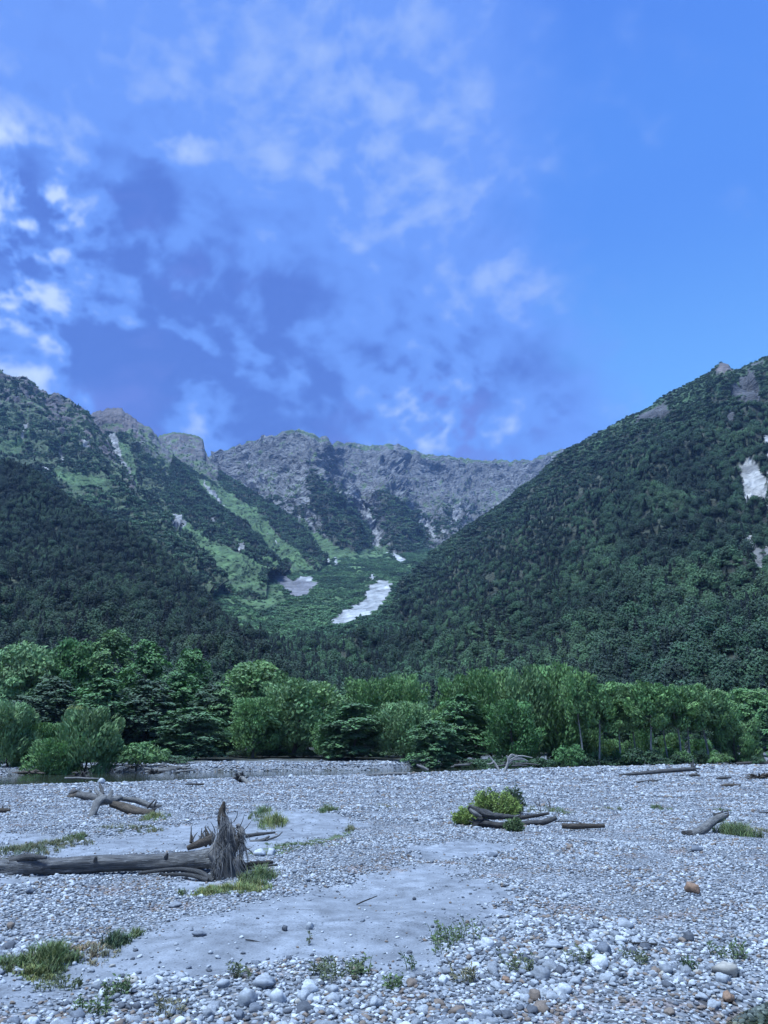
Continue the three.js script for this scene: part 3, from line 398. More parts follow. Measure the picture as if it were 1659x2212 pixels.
function trunkGeo(seed, top_, r0, stems, nStem, leanx = 0, leanz = 0, forks = 0) {
  const r = rng(seed * 7 + 1), g = [], mid = (t) => [leanx * t * t * top_ + 0.18 * Math.sin(t * 5 + seed), top_ * t, leanz * t * t * top_ + 0.18 * Math.cos(t * 4 + seed * 2)];
  g.push(limb([0, 0.06, 0.3, 0.6, 0.85, 1].map((t, i) => [...mid(t).map((c, k) => (t ? c : k === 1 ? -0.3 : c)), r0 * [1.45, 1.05, 0.85, 0.62, 0.4, 0.16][i]]), { sides: 8, steps: 3, seed, rough: 0.1 }));
  for (let k = 0; k < Math.min(nStem, stems.length); k++) {
    const [a, b] = stems[Math.floor(k * stems.length / nStem)], t = clamp((a.y - 0.5) / top_, 0.08, 0.95), m = mid(t), rr = r0 * lerp(0.42, 0.14, t);
    g.push(limb([[...m, rr], [lerp(m[0], b.x, 0.45), lerp(m[1], b.y, 0.4), lerp(m[2], b.z, 0.45), rr * 0.65], [b.x * 0.95, b.y, b.z * 0.95, rr * 0.2]], { sides: 5, steps: 3, seed: seed + k, rough: 0.1, cap: false }));
  }
  return mergeGeometries(g);
}
// kinds of riverside tree: nominal height, crown, trunk
const kinds = {};
function addKind(name, n, make) { kinds[name] = Array.from({ length: n }, (_, k) => make(k)); }
addKind('willow', 4, (k) => { const c = willow(101 + k, 14, 4.0, 1.6, 66, 7600); return { H: 14, crown: c.crown, trunk: trunkGeo(11 + k, 11, 0.2, c.stems, 16) }; });
addKind('tall', 4, (k) => { const c = willow(141 + k, 15, 3.0, 6.9, 54, 5400, 0.6); return { H: 15, crown: c.crown, trunk: trunkGeo(31 + k, 13, 0.14, c.stems, 12, 0.02 * (k - 1.5)) }; });
addKind('layered', 4, (k) => { const c = layered(181 + k, 14, 4.6, 0.9, 96, 7200, 0, 0.22); return { H: 14, crown: c.crown, trunk: trunkGeo(51 + k, 12, 0.24, c.stems, 18) }; });
addKind('fir', 2, (k) => { const c = layered(221 + k, 10, 3.3, 0.5, 62, 4600, 1, 0.2); return { H: 10, crown: c.crown, trunk: trunkGeo(71 + k, 9.4, 0.17, c.stems, 10) }; });
addKind('round', 3, (k) => { const c = lobed(261 + k, 14, 4.8, 3, 34, 6000); return { H: 14, crown: c.crown, trunk: trunkGeo(91 + k, 11.5, 0.24, c.stems, 16) }; });
addKind('shrub', 3, (k) => { const c = willow(301 + k, 6, 2.9, 0.1, 40, 7600, 0.5, 0.7); return { H: 6, crown: c.crown, trunk: trunkGeo(121 + k, 4.6, 0.1, c.stems, 14) }; });
addKind('bushlet', 3, (k) => { const c = lobed(341 + k, 2.2, 1.7, 0, 12, 1100, 0.45); return { H: 2.2, crown: c.crown, trunk: trunkGeo(151 + k, 1.5, 0.05, c.stems, 5) }; });
addKind('backLayered', 3, (k) => { const c = layered(381 + k, 14, 4.6, 0.9, 48, 2300, 0, 0.3, 1.55); return { H: 14, crown: c.crown, trunk: trunkGeo(171 + k, 12, 0.24, c.stems, 6) }; });
addKind('backRound', 2, (k) => { const c = lobed(401 + k, 14, 4.6, 2, 26, 2200, 1.5); return { H: 14, crown: c.crown, trunk: trunkGeo(181 + k, 11.5, 0.22, c.stems, 6) }; });
addKind('backWillow', 2, (k) => { const c = willow(421 + k, 14, 4.0, 1.4, 44, 2300, 0.55, 1.5); return { H: 14, crown: c.crown, trunk: trunkGeo(191 + k, 11, 0.2, c.stems, 6) }; });
const TINT = { willow: [0.115, 0.225, 0.066], pale: [0.145, 0.25, 0.092], green: [0.066, 0.165, 0.042], deep: [0.042, 0.092, 0.033], yellow: [0.19, 0.23, 0.065], fresh: [0.10, 0.195, 0.056] };
let treeCount = 0;
function tree(kind, tint, px, topPy, D, widthPx, label, group, { bark = 'bark', y = null, turn = null, name = null, category = 'tree' } = {}) {
  const v = kinds[kind][treeCount % kinds[kind].length], q = at(px, 1640, D), gy = y ?? groundY(q.x, q.z), Ht = at(px, topPy, D).y - gy, k = Ht / v.H;
  const box = v.crown.boundingBox ?? (v.crown.computeBoundingBox(), v.crown.boundingBox), w0 = box.max.x - box.min.x, kw = widthPx ? widthPx / F * D * 1.04 / w0 : k;
  const o = new THREE.Group(); top(o, name ?? { willow: 'willow_tree', tall: 'willow_tree', layered: 'broadleaf_tree', fir: 'conifer_tree', round: 'broadleaf_tree', shrub: 'willow_shrub', bushlet: 'bush', backLayered: 'broadleaf_tree', backRound: 'broadleaf_tree', backWillow: 'willow_tree' }[kind], label, category, group);
  o.position.set(q.x, gy, q.z); o.rotation.y = turn ?? treeCount * 2.4; o.scale.set(kw, k, kw); treeCount++;
  part('trunk', v.trunk, M[bark], o); part('crown', v.crown, leafOf(...TINT[tint]), o);
  return o;
}

// ---------------------------------------------------------------- river bed: height of the ground, sand, water
const line = (pts, y) => pts.map(([px, py]) => gp(px, py, y)).sort((a, b) => a.x - b.x);
const WATER = -0.35;
const nearEdge = line([[-500, 1726], [-200, 1706], [0, 1698], [200, 1694], [400, 1687], [560, 1681], [700, 1677], [830, 1674], [960, 1669], [1100, 1664], [1250, 1659], [1500, 1654], [1900, 1651]], WATER);
const farEdge = line([[-500, 1690], [-200, 1680], [0, 1675], [140, 1669], [230, 1668], [330, 1672], [430, 1668], [600, 1666], [850, 1664], [960, 1655], [1100, 1652], [1300, 1650], [1500, 1648], [1900, 1646]], WATER);
const zAt = (L, x) => { if (x <= L[0].x) return L[0].z; for (let i = 1; i < L.length; i++) if (x <= L[i].x) return lerp(L[i - 1].z, L[i].z, (x - L[i - 1].x) / (L[i].x - L[i - 1].x)); return L[L.length - 1].z; };
const pg = (pts) => pts.map(([px, py]) => { const p = gp(px, py); return [p.x, p.z]; });
const sandPolys = [
  pg([[-120, 2150], [0, 2122], [90, 2098], [200, 2062], [330, 2022], [420, 1988], [520, 1962], [600, 1946], [680, 1922], [760, 1906], [840, 1884], [930, 1872], [980, 1888], [1080, 1922], [1115, 1950], [1070, 1985], [985, 2008], [945, 2050], [890, 2092], [800, 2088], [700, 2066], [560, 2074], [430, 2096], [300, 2114], [150, 2140], [0, 2172], [-120, 2200]]),
  pg([[60, 1852], [200, 1812], [330, 1787], [440, 1772], [470, 1757], [540, 1742], [600, 1757], [650, 1742], [700, 1762], [765, 1776], [772, 1800], [680, 1812], [560, 1852], [420, 1846], [300, 1842], [150, 1858], [0, 1880], [-60, 1890]]),
  pg([[395, 1892], [440, 1885], [465, 1905], [432, 1930], [388, 1910]]), pg([[-40, 1904], [80, 1895], [60, 1908], [-40, 1922]]), pg([[850, 1835], [1000, 1815], [1120, 1822], [1060, 1850], [930, 1862]]), pg([[0, 1805], [70, 1802], [120, 1806], [60, 1816], [0, 1822]]),
];
const mound = gp(640, 1765), pool = pg([[1480, 2260], [1545, 2205], [1590, 2168], [1660, 2140], [1800, 2120], [1900, 2300]]), algae = pg([[545, 1845], [600, 1822], [690, 1812], [740, 1800], [772, 1796], [755, 1808], [690, 1826], [610, 1846]]), logShade = gp(430, 1915);
const sandAt = (x, z) => { let m = -9; for (const P of sandPolys) m = Math.max(m, polyDist(P, x, z)); return m + 0.12 + (0.85 * fbm2(x * 0.5, z * 0.5, 4) + 0.25 * n2(x * 2.5, z * 2.5) + 0.15 * n2(x * 6, z * 6)) * clamp(-z / 22, 0.35, 1.4); };
function groundY(x, z) {
  const zn = zAt(nearEdge, x), zf = zAt(farEdge, x), D = -z;
  let y = 0.16 * fbm2(x * 0.06, z * 0.06, 3) + 0.05 * n2(x * 0.4, z * 0.4);
  const bank = sstep(zn + 11, zn, z); y = lerp(y, WATER + 0.03, bank); const w = sstep(zn + 0.3, zn - 3, z); y = lerp(y, -0.95, w);                    // down into the river
  const b = sstep(zf + 0.6, zf - 2.6, z); y = lerp(y, 0.22 + 0.22 * fbm2(x * 0.15, z * 0.15, 3) + 0.5 * sstep(zf - 6, zf - 26, z), b);
  y += Math.max(0, Math.min(D - 138, 900)) * 0.05 * sstep(138, 170, D) * (D > 138 ? 1 : 0);
  const md = Math.hypot((x - mound.x) / 2.6, (z - mound.z) / 1.6); if (md < 1.6) y += 0.22 * (1 - sstep(0.2, 1.5, md));
  const pd = polyDist(pool, x, z); if (pd > -0.8) y -= 0.2 * sstep(-0.8, 0.4, pd);
  if (D < 40) { const s = sandAt(x, z); y -= 0.05 * sstep(-0.6, 0.6, s); }
  return y;
}
{
  const th = []; for (let i = 0; i <= 30; i++) th.push(-1.45 + i / 30 * 0.85); for (let i = 1; i <= 440; i++) th.push(-0.6 + 1.2 * i / 440); for (let i = 1; i <= 30; i++) th.push(0.6 + 0.85 * i / 30);
  const rr = [0.4, 1.5, 3, 4.5, 5.6]; while (rr[rr.length - 1] < 150) rr.push(rr[rr.length - 1] * 1.0105); while (rr[rr.length - 1] < 900) rr.push(rr[rr.length - 1] * 1.06);
  const pos = [], uv = [], col = [], sand = [], gi = [], si = [], n = rr.length;
  for (const a of th) for (const R of rr) {
    const x = Math.sin(a) * R, z = -Math.cos(a) * R, D = -z, zf = zAt(farEdge, x), y = groundY(x, z); pos.push(x, y, z); uv.push(x / 3.4, z / 3.4);
    const s = R > 4 && R < 60 ? sandAt(x, z) : -9, v = 1 + 0.35 * fbm2(x * 0.3, z * 0.3, 4) + (s > 0 ? 0.3 * fbm2(x * 0.9 + 7, z * 1.6, 4) : 0), red = sstep(0.25, 0.55, fbm2(x * 0.35 + 30, z * 0.5, 3)) * (D < 60 ? 1 : 0.3);
    const soil = sstep(zf - 13, zf - 22, z) , wet = s < 0.0 && y < -0.3;
    let c = s > 0 ? [0.25 * v, 0.265 * v, 0.288 * v] : [(0.32 + 0.012 * red) * v, (0.335 - 0.055 * red) * v, (0.355 - 0.09 * red) * v];
    if (y < -0.36 || polyDist(pool, x, z) > -0.05) c = [0.10 * v, 0.105 * v, 0.085 * v];
    if (R < 40 && polyDist(algae, x, z) + 0.2 * n2(x * 2, z * 2) > 0) c = [0.09 * v, 0.12 * v, 0.05 * v];
    c = c.map((q, k) => lerp(q, [0.035, 0.04, 0.022][k] * v, soil)); col.push(...c); sand.push(s > 0 && soil < 0.3);
  }
  for (let i = 0; i < th.length - 1; i++) for (let j = 0; j < n - 1; j++) { const a = i * n + j, t = sand[a] + sand[a + 1] + sand[a + n] + sand[a + n + 1] >= 2 ? si : gi; t.push(a, a + n, a + 1, a + 1, a + n, a + n + 1); }
  const g = geoOf(pos, gi, col, uv, true), full = geoOf(pos, [...gi, ...si], col, uv, true); g.setAttribute('normal', full.attributes.normal);
  const up = g.attributes.normal.getY(2000) > 0; const flip = (a) => (up ? a : a.map((_, i) => a[i - i % 3 + [0, 2, 1][i % 3]]));
  if (!up) { const N = g.attributes.normal.array; for (let i = 0; i < N.length; i++) N[i] = -N[i]; }
  g.setIndex(flip(gi));
  const sg = g.clone(); sg.setIndex(flip(si));
  top(shade(new THREE.Mesh(g, gravelMat)), 'ground', 'pale grey gravel bar of the river bed', 'ground', null, 'structure');
  top(shade(new THREE.Mesh(sg, sandMat)), 'sand_flat', 'smooth pale sand winding between the gravel', 'sand', null, 'structure');
  const back = new THREE.PlaneGeometry(1600, 800); back.rotateX(-Math.PI / 2); back.translate(0, -0.3, 400); const bc = new Float32Array(12).fill(0.34); back.setAttribute('color', new THREE.BufferAttribute(bc, 3));
  for (let i = 0; i < 4; i++) back.attributes.uv.setXY(i, back.attributes.uv.getX(i) * 470, back.attributes.uv.getY(i) * 235);
  top(shade(new THREE.Mesh(back, gravelMat)), 'ground', 'gravel bank behind the viewpoint', 'ground', null, 'structure');
  // water
  const ripple = dataTex(512, 512, (u, v) => { const k = 128 + 110 * tileN(u, v, 9, 4); return [k, k, k].map((c) => clamp(c, 0, 255)); });
  const wm = new THREE.MeshPhysicalMaterial({ color: new THREE.Color().setRGB(0.035, 0.04, 0.028), roughness: 0.06, bumpMap: ripple, bumpScale: 0.006, ior: 1.33 });
  const wpos = [], wuv = [], wi = []; for (let k = 0; k < nearEdge.length - 1; k++) for (let m = 0; m < 4; m++) { const x = lerp(nearEdge[k].x, nearEdge[k + 1].x, m / 4); for (const z of [zAt(nearEdge, x) + 3.2, zAt(farEdge, x) - 3.5]) { wpos.push(x, WATER, z); wuv.push(x / 2.2, z / 5); } }
  for (let k = 0; k + 3 < wpos.length / 3; k += 2) wi.push(k, k + 2, k + 1, k + 1, k + 2, k + 3);
  top(shade(new THREE.Mesh(geoOf(wpos, wi, null, wuv, true), wm)), 'river', 'dark still river channel below the wooded bank', 'river', null, 'structure');
  const pm = new THREE.MeshPhysicalMaterial({ color: new THREE.Color().setRGB(0.62, 0.66, 0.55), roughness: 0.06, transmission: 1, thickness: 0, ior: 1.33, bumpMap: ripple, bumpScale: 0.004 });
  const sh = new THREE.ShapeGeometry(new THREE.Shape(pool.map(([x, z]) => new THREE.Vector2(x, -z)))); sh.rotateX(-Math.PI / 2); sh.translate(0, -0.1, 0);
  top(shade(new THREE.Mesh(sh, pm)), 'stream', 'clear shallow water over stones at the lower right corner', 'stream', null, 'structure');
}
console.log('ground done');

// ---------------------------------------------------------------- forest on the slopes: the nearest trees one by one, the rest as one wood
{
  const far = {
    broad: [0, 1, 2, 3].map((k) => { const r = rng(500 + k), L = new Leaves(r), tall = 0.9 + 0.12 * k;
      for (let m = 0; m < 780; m++) { const d = rdir(r); if (d.y < -0.25) d.y *= -1; const b = 0.5 - Math.abs(n3(d.x * 1.9 + k * 7, d.y * 1.9, d.z * 1.9)), R = 0.30 * (1 + 0.75 * (b - 0.25) + 0.1 * gauss(r)), c = V3(d.x * R * 1.15, 0.52 + d.y * R * 1.3 * tall, d.z * R * 1.15), f = d.clone().addScaledVector(rdir(r), 0.6); f.y += 0.25; f.normalize(); const e = across(f, r); L.add(c, e, f.clone().cross(e), 0.06 + 0.047 * r(), 0.046 + 0.038 * r()); }
      return L.geo(); }),
    fir: [0, 1, 2].map((k) => { const r = rng(520 + k), L = new Leaves(r); for (let l = 0; l < 260; l++) { const u = Math.pow(l / 260, 1.15), a = l * 2.4 + r(), tier = 0.75 + 0.25 * Math.sin(u * 46), rr = (1 - u) * 0.25 * tier * (0.5 + 0.5 * r()) + 0.012, d = V3(Math.cos(a), -0.35, Math.sin(a)).normalize(); L.add(V3(Math.cos(a) * rr, 0.08 + 0.92 * u - rr * 0.2, Math.sin(a) * rr), d, V3(-Math.sin(a), 0.3 * (r() - 0.5), Math.cos(a)).normalize(), 0.10 + 0.08 * (1 - u), 0.06 + 0.05 * (1 - u)); } return L.geo(); }),
    bush: [0, 1].map((k) => { const r = rng(540 + k), L = new Leaves(r); for (let l = 0; l < 6; l++) { const a = l * 2.4, c0 = V3(Math.cos(a) * 0.32, 0.3 + 0.3 * r(), Math.sin(a) * 0.32), tone = 0.8 + 0.4 * r(); for (let m = 0; m < 26; m++) { const d = rdir(r); d.y = Math.abs(d.y); const f = d.clone().addScaledVector(rdir(r), 0.5).normalize(), e = across(f, r); L.add(c0.clone().addScaledVector(d, 0.34 * (0.8 + 0.3 * r())), e, f.clone().cross(e), 0.17 + 0.1 * r(), 0.13 + 0.08 * r(), tone); } } return L.geo(); }),
  };
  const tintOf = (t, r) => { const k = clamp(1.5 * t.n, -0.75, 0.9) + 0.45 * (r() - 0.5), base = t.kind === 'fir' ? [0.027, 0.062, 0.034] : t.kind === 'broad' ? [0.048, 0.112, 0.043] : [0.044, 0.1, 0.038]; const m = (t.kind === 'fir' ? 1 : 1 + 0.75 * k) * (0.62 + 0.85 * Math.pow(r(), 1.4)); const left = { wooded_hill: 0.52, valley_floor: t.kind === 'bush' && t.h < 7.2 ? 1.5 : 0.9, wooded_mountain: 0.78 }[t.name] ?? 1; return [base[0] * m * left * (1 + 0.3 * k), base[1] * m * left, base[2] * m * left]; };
  const farTrunk = limb([[0, 0, 0, 0.022], [0.01, 0.4, 0, 0.016], [0, 0.8, 0.01, 0.006]], { sides: 6, steps: 2 });
  const r = rng(77);
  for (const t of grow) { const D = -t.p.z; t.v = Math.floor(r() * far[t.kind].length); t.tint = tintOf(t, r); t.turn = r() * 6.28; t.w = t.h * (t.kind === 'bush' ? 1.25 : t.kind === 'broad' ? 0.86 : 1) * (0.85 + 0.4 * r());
    const [sx, sy] = toPx(t.p.x, t.p.y + t.h * 0.75, t.p.z); t.size = sx > 5 && sx < W - 5 && sy < 1470 - 35 * (sx < 600 ? 2 - sx / 300 : 0) && t.kind !== 'bush' ? t.h / D : 0; }
  const big = [...grow].sort((a, b) => b.size - a.size).slice(0, 230), isBig = new Set(big);
  const place = { wooded_mountain: ['low on the right mountainside', 'trees at the foot of the right mountainside'], wooded_hill: ['low on the dark left hill', 'trees at the foot of the left hill'], valley_floor: ['at the valley mouth', 'trees at the valley mouth'] };
  for (const t of big) {
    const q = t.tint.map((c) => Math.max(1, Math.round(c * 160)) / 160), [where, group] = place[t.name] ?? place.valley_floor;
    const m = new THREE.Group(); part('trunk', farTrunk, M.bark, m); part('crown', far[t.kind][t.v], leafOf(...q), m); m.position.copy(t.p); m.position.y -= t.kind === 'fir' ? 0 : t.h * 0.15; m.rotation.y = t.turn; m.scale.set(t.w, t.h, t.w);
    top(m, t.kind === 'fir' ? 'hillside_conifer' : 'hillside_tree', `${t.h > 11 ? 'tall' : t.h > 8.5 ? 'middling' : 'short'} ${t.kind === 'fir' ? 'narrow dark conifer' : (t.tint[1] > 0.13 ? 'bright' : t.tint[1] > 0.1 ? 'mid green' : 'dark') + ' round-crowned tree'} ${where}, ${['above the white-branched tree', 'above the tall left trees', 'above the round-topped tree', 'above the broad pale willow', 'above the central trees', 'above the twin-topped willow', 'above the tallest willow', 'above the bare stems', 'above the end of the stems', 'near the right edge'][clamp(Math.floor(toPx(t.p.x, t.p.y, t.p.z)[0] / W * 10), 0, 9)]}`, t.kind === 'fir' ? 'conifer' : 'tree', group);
  }
  const o = new THREE.Object3D(), col = new THREE.Color(), regions = [['forest', (t) => t.name === 'wooded_mountain', 'dense mixed forest covering the long mountainside'], ['forest', (t) => t.name === 'wooded_hill', 'dense dark forest covering the left hill'], ['scrub', (t) => t.name === 'valley_floor', 'low green scrub and trees over the valley floor'], ['forest', (t) => !['wooded_mountain', 'wooded_hill', 'valley_floor'].includes(t.name), 'far dark forest on the high spurs']];
  for (const [nm, test, label] of regions) for (const kind of Object.keys(far)) far[kind].forEach((g, v) => {
    const list = grow.filter((t) => !isBig.has(t) && test(t) && t.kind === kind && t.v === v); if (!list.length) return;
    const im = shade(new THREE.InstancedMesh(g, leafMat, list.length));
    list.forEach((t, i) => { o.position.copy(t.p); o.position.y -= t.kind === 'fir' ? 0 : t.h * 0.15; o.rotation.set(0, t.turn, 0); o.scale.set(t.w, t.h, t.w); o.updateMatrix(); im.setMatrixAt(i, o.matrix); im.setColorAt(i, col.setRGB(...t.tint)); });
    top(im, nm, label + { broad: ', its round leafy crowns', fir: ', its pointed conifers', bush: ', its low bushes' }[kind], nm, null, 'stuff');
  });
}
console.log('forest done');

// ---------------------------------------------------------------- trees along the far bank
tree('shrub', 'pale', 12, 1515, 90, 130, 'pale feathery willow shrub at the left edge of the picture, by the river');
tree('shrub', 'willow', 82, 1560, 93, 100, 'mid green willow shrub between two paler ones at the far left');
tree('shrub', 'pale', 185, 1528, 90, 150, 'large pale feathery willow shrub standing alone on the left bank');
tree('shrub', 'willow', 120, 1595, 88, 120, 'low dull willow shrub in front of the leaning bare stem');
tree('bushlet', 'fresh', 303, 1598, 92, 100, 'small light green willow bush overhanging the driftwood heap', null, { name: 'willow_bush', category: 'bush' });
tree('round', 'yellow', 150, 1520, 106, 60, 'small tree with yellowing leaves behind the willow shrubs');
tree('layered', 'green', 408, 1528, 112, 170, 'green tree with flat layered boughs at the left end of the gravel strip');
tree('willow', 'willow', 545, 1505, 120, 120, 'feathery willow next to the layered tree, above the gravel strip');
tree('willow', 'pale', 640, 1468, 124, 210, 'broad pale willow with a wide feathery crown at the middle left');
tree('layered', 'green', 765, 1520, 116, 170, 'dark layered tree bulging forward at the centre of the bank');
tree('willow', 'willow', 705, 1560, 117, 80, 'small upright willow left of the central layered tree');
tree('willow', 'pale', 875, 1515, 116, 130, 'light willow whose foliage reaches the ground right of the centre');
tree('layered', 'green', 935, 1555, 108, 130, 'dark drooping tree at the water edge right of the centre');
tree('willow', 'willow', 800, 1462, 130, 130, 'tall willow behind the central layered tree');
tree('willow', 'willow', 872, 1450, 131, 120, 'tall willow with a clumped top right of the centre');
tree('layered', 'green', 1000, 1500, 122, 150, 'dark green layered tree leaning over the bank behind the pale dead branches');
tree('willow', 'willow', 990, 1458, 130, 120, 'willow with twin feathery tops left of the tallest group');
tree('willow', 'willow', 1060, 1442, 128, 130, 'tall willow at the left of the tallest group');
tree('willow', 'pale', 1135, 1440, 125, 130, 'pale-topped tall willow in the middle of the tallest group');
tree('willow', 'willow', 1205, 1432, 126, 140, 'tallest willow, its crown rising above all its neighbours');
tree('willow', 'green', 1110, 1510, 118, 130, 'dense lower willow in front of the tallest group');
tree('tall', 'willow', 1258, 1450, 115, 90, 'slender willow with a pale bare stem at the edge of the tallest group', null, { bark: 'paleBark' });
[[1298, 1474, 116, 115, 'straight pale-stemmed willow, first of the bare-stemmed row from the tall group'], [1344, 1482, 117, 90, 'leaning pale-stemmed willow in the bare-stemmed row'], [1371, 1470, 118, 95, 'thin-stemmed willow in the middle of the bare-stemmed row, set back'], [1410, 1474, 114, 120, 'willow with the brightest straight white stem in the bare-stemmed row'], [1440, 1478, 117, 90, 'thin-stemmed willow right of the brightest white stem'], [1469, 1480, 115, 115, 'grey-stemmed willow in the right half of the bare-stemmed row'], [1494, 1476, 116, 90, 'pale-stemmed willow standing close to a grey-stemmed one'], [1530, 1488, 116, 115, 'willow with a yellowish top near the right end of the row'], [1561, 1494, 116, 90, 'last pale-stemmed willow at the right end of the bare-stemmed row']]
  .forEach(([px, ty, D, w, l], i) => tree('tall', i % 3 === 1 ? 'pale' : i === 7 ? 'yellow' : 'willow', px, ty, D, w, l, 'row of bare-stemmed willows', { bark: 'paleBark' }));
tree('shrub', 'fresh', 1592, 1545, 116, 100, 'bright rounded willow shrub closing the right end of the row');
tree('round', 'willow', 1640, 1482, 165, 140, 'spreading pale-stemmed tree at the right edge, set back from the row', null, { bark: 'paleBark' });
tree('round', 'green', 1560, 1500, 170, 110, 'rounded tree behind the right end of the row');
tree('round', 'pale', 28, 1380, 150, 150, 'tall tree with bare white branches showing, at the upper left', null, { bark: 'paleBark' });
tree('round', 'green', 140, 1372, 155, 130, 'tall dark tree between the white-branched tree and a bright one');
tree('layered', 'fresh', 220, 1362, 150, 130, 'tall bright-topped tree rising highest at the left');
tree('layered', 'green', 300, 1385, 146, 140, 'tall spreading tree with a flat bright top at the left');
tree('layered', 'green', 398, 1402, 148, 120, 'tall tree with a bushy top left of the round one');
tree('round', 'fresh', 545, 1420, 140, 180, 'big round-topped tree standing out behind the broad pale willow');
tree('layered', 'deep', 110, 1470, 122, 170, 'dark layered tree behind the willow shrubs at the left');
tree('layered', 'green', 205, 1465, 120, 170, 'layered tree with long level boughs above the lone willow shrub');
tree('layered', 'deep', 310, 1470, 124, 180, 'very dark tree with stacked drooping boughs at the left');
tree('layered', 'green', 370, 1450, 130, 150, 'layered tree with yellowish upper boughs behind the gravel strip');
tree('layered', 'deep', 455, 1480, 128, 140, 'dark tree filling the gap beside the round-topped tree');
tree('layered', 'fresh', 480, 1490, 126, 110, 'bright tree with level boughs between the round top and the layered tree');
tree('layered', 'deep', 40, 1500, 118, 140, 'dark tree filling the far left behind the edge shrub');
{
  const r = rng(909);
  for (let k = 0; k < 62; k++) {                                         // the wood behind: only tops and gaps of it show
    const px = -90 + k / 61 * 1860 + (r() - 0.5) * 20, D = 138 + 44 * r(), line_ = px < 480 ? 1450 : px < 640 ? 1475 : px < 960 ? 1500 : px < 1260 ? 1485 : 1515;
    tree(['backLayered', 'backRound', 'backLayered', 'backWillow'][k % 4], ['deep', 'green', 'deep'][k % 3], px, line_ + 50 * r(), D, 0, `${['dark layered', 'green rounded', 'very dark layered', 'dull feathery'][k % 4]} tree in the shade behind the ${px < W / 3 ? 'left' : px < 2 * W / 3 ? 'middle' : 'right'} part of the riverside row`, 'trees in the wood behind the bank');
  }
  for (let k = 0; k < 30; k++) { const px = 970 + k / 29 * 650 + (r() - 0.5) * 40, D = 110 + 12 * r(); tree('bushlet', px < 1190 ? 'deep' : ['green', 'deep', 'fresh', 'deep'][k % 4], px, (px < 1190 ? 1622 : 1600) + (px < 1190 ? 18 : 38) * Math.sqrt(r()), D, 24 + 60 * r(), `low ${px < 1190 ? 'dark' : ['green', 'dark', 'light green', 'dark'][k % 4]} bush under the ${px < 1200 ? 'tall willows' : px < 1400 ? 'first bare stems' : 'last bare stems'} on the right-hand bank`, 'undergrowth bushes on the bank'); }
  for (let k = 0; k < 22; k++) { const px = 440 + k / 21 * 500 + (r() - 0.5) * 16, D = 121 + 9 * r(); tree('bushlet', ['deep', 'green', 'deep'][k % 3], px, 1610 + 16 * r(), D, 40 + 30 * r(), `low ${k % 3 === 1 ? 'green' : 'dark'} bush behind the gravel strip, ${px < 600 ? 'at its left part' : px < 760 ? 'at its middle' : 'at its right part'}`, 'undergrowth bushes behind the gravel strip'); }
  for (let k = 0; k < 12; k++) { const px = -20 + k / 11 * 400, D = 94 + 8 * r(); tree('bushlet', ['green', 'willow', 'deep'][k % 3], px, 1612 + 20 * r(), D, 50 + 30 * r(), 'low bush among the willow shrubs on the left bank', 'undergrowth bushes on the left bank'); }
  [[1210, 'fresh'], [1240, 'green'], [1330, 'fresh'], [1395, 'green'], [1450, 'willow'], [1520, 'green'], [1280, 'willow']].forEach(([px, tint], i) => tree('shrub', tint, px, 1572 + 12 * (i % 3), 127, 60, 'young leafy shrub growing up between the bare pale stems', 'shrubs between the bare stems'));
}
console.log('trees done', treeCount);

// ---------------------------------------------------------------- stones
const TONES = { white: [0.58, 0.6, 0.615], pale: [0.385, 0.405, 0.425], grey: [0.262, 0.278, 0.298], dark: [0.10, 0.108, 0.124], slate: [0.17, 0.187, 0.215], brown: [0.23, 0.175, 0.135], rust: [0.29, 0.175, 0.11], cream: [0.42, 0.385, 0.33] };
function stoneGeo(seed, detail, angular = 0.3) {
  const g = new THREE.IcosahedronGeometry(0.5, detail), p = g.attributes.position, r = rng(seed), planes = Array.from({ length: 7 }, () => [rdir(r), 0.3 + 0.16 * r()]), ax = [1, 0.55 + 0.2 * r(), 0.72 + 0.2 * r()];
  for (let i = 0; i < p.count; i++) { const v = V3(p.getX(i), p.getY(i), p.getZ(i)); for (const [n, d] of planes) { const k = v.dot(n) - d; if (k > 0) v.addScaledVector(n, -k * (0.5 + angular)); } const f = 1 + 0.28 * n3(v.x * 2 + seed, v.y * 2, v.z * 2); p.setXYZ(i, v.x * ax[0] * f, v.y * ax[1] * f, v.z * ax[2] * f); }
  g.computeVertexNormals();                                             // icosahedra are unindexed: facets stay; smooth by welding directions
  const m = new Map(), N = g.attributes.normal; for (let i = 0; i < p.count; i++) { const k = [p.getX(i), p.getY(i), p.getZ(i)].map((c) => Math.round(c * 1e4)).join(); const a = m.get(k) ?? [0, 0, 0, []]; a[0] += N.getX(i); a[1] += N.getY(i); a[2] += N.getZ(i); a[3].push(i); m.set(k, a); }
  for (const a of m.values()) { const l = Math.hypot(a[0], a[1], a[2]); for (const i of a[3]) N.setXYZ(i, a[0] / l, a[1] / l, a[2] / l); }
  const c = new Float32Array(p.count * 3); for (let i = 0; i < p.count; i++) { const k = 1 + 0.3 * fbm3(p.getX(i) * 5 + seed, p.getY(i) * 5, p.getZ(i) * 5, 3); c[i * 3] = c[i * 3 + 1] = c[i * 3 + 2] = k; } g.setAttribute('color', new THREE.BufferAttribute(c, 3));
  return g;
}
const stoneTex = dataTex(256, 256, (u, v) => { const k = 215 + 50 * tileN(u, v, 8, 5) + (tileN(u + 0.4, v, 60, 1) > 0.3 ? -40 : 0); return [k, k, k].map((c) => clamp(c, 70, 255)); }, true);
const stoneMat = new THREE.MeshStandardMaterial({ vertexColors: true, roughness: 0.85, map: stoneTex });
const stoneOf = Object.fromEntries(Object.entries(TONES).map(([k, c]) => { const m = stoneMat.clone(); m.color.setRGB(...c); return [k, m]; }));
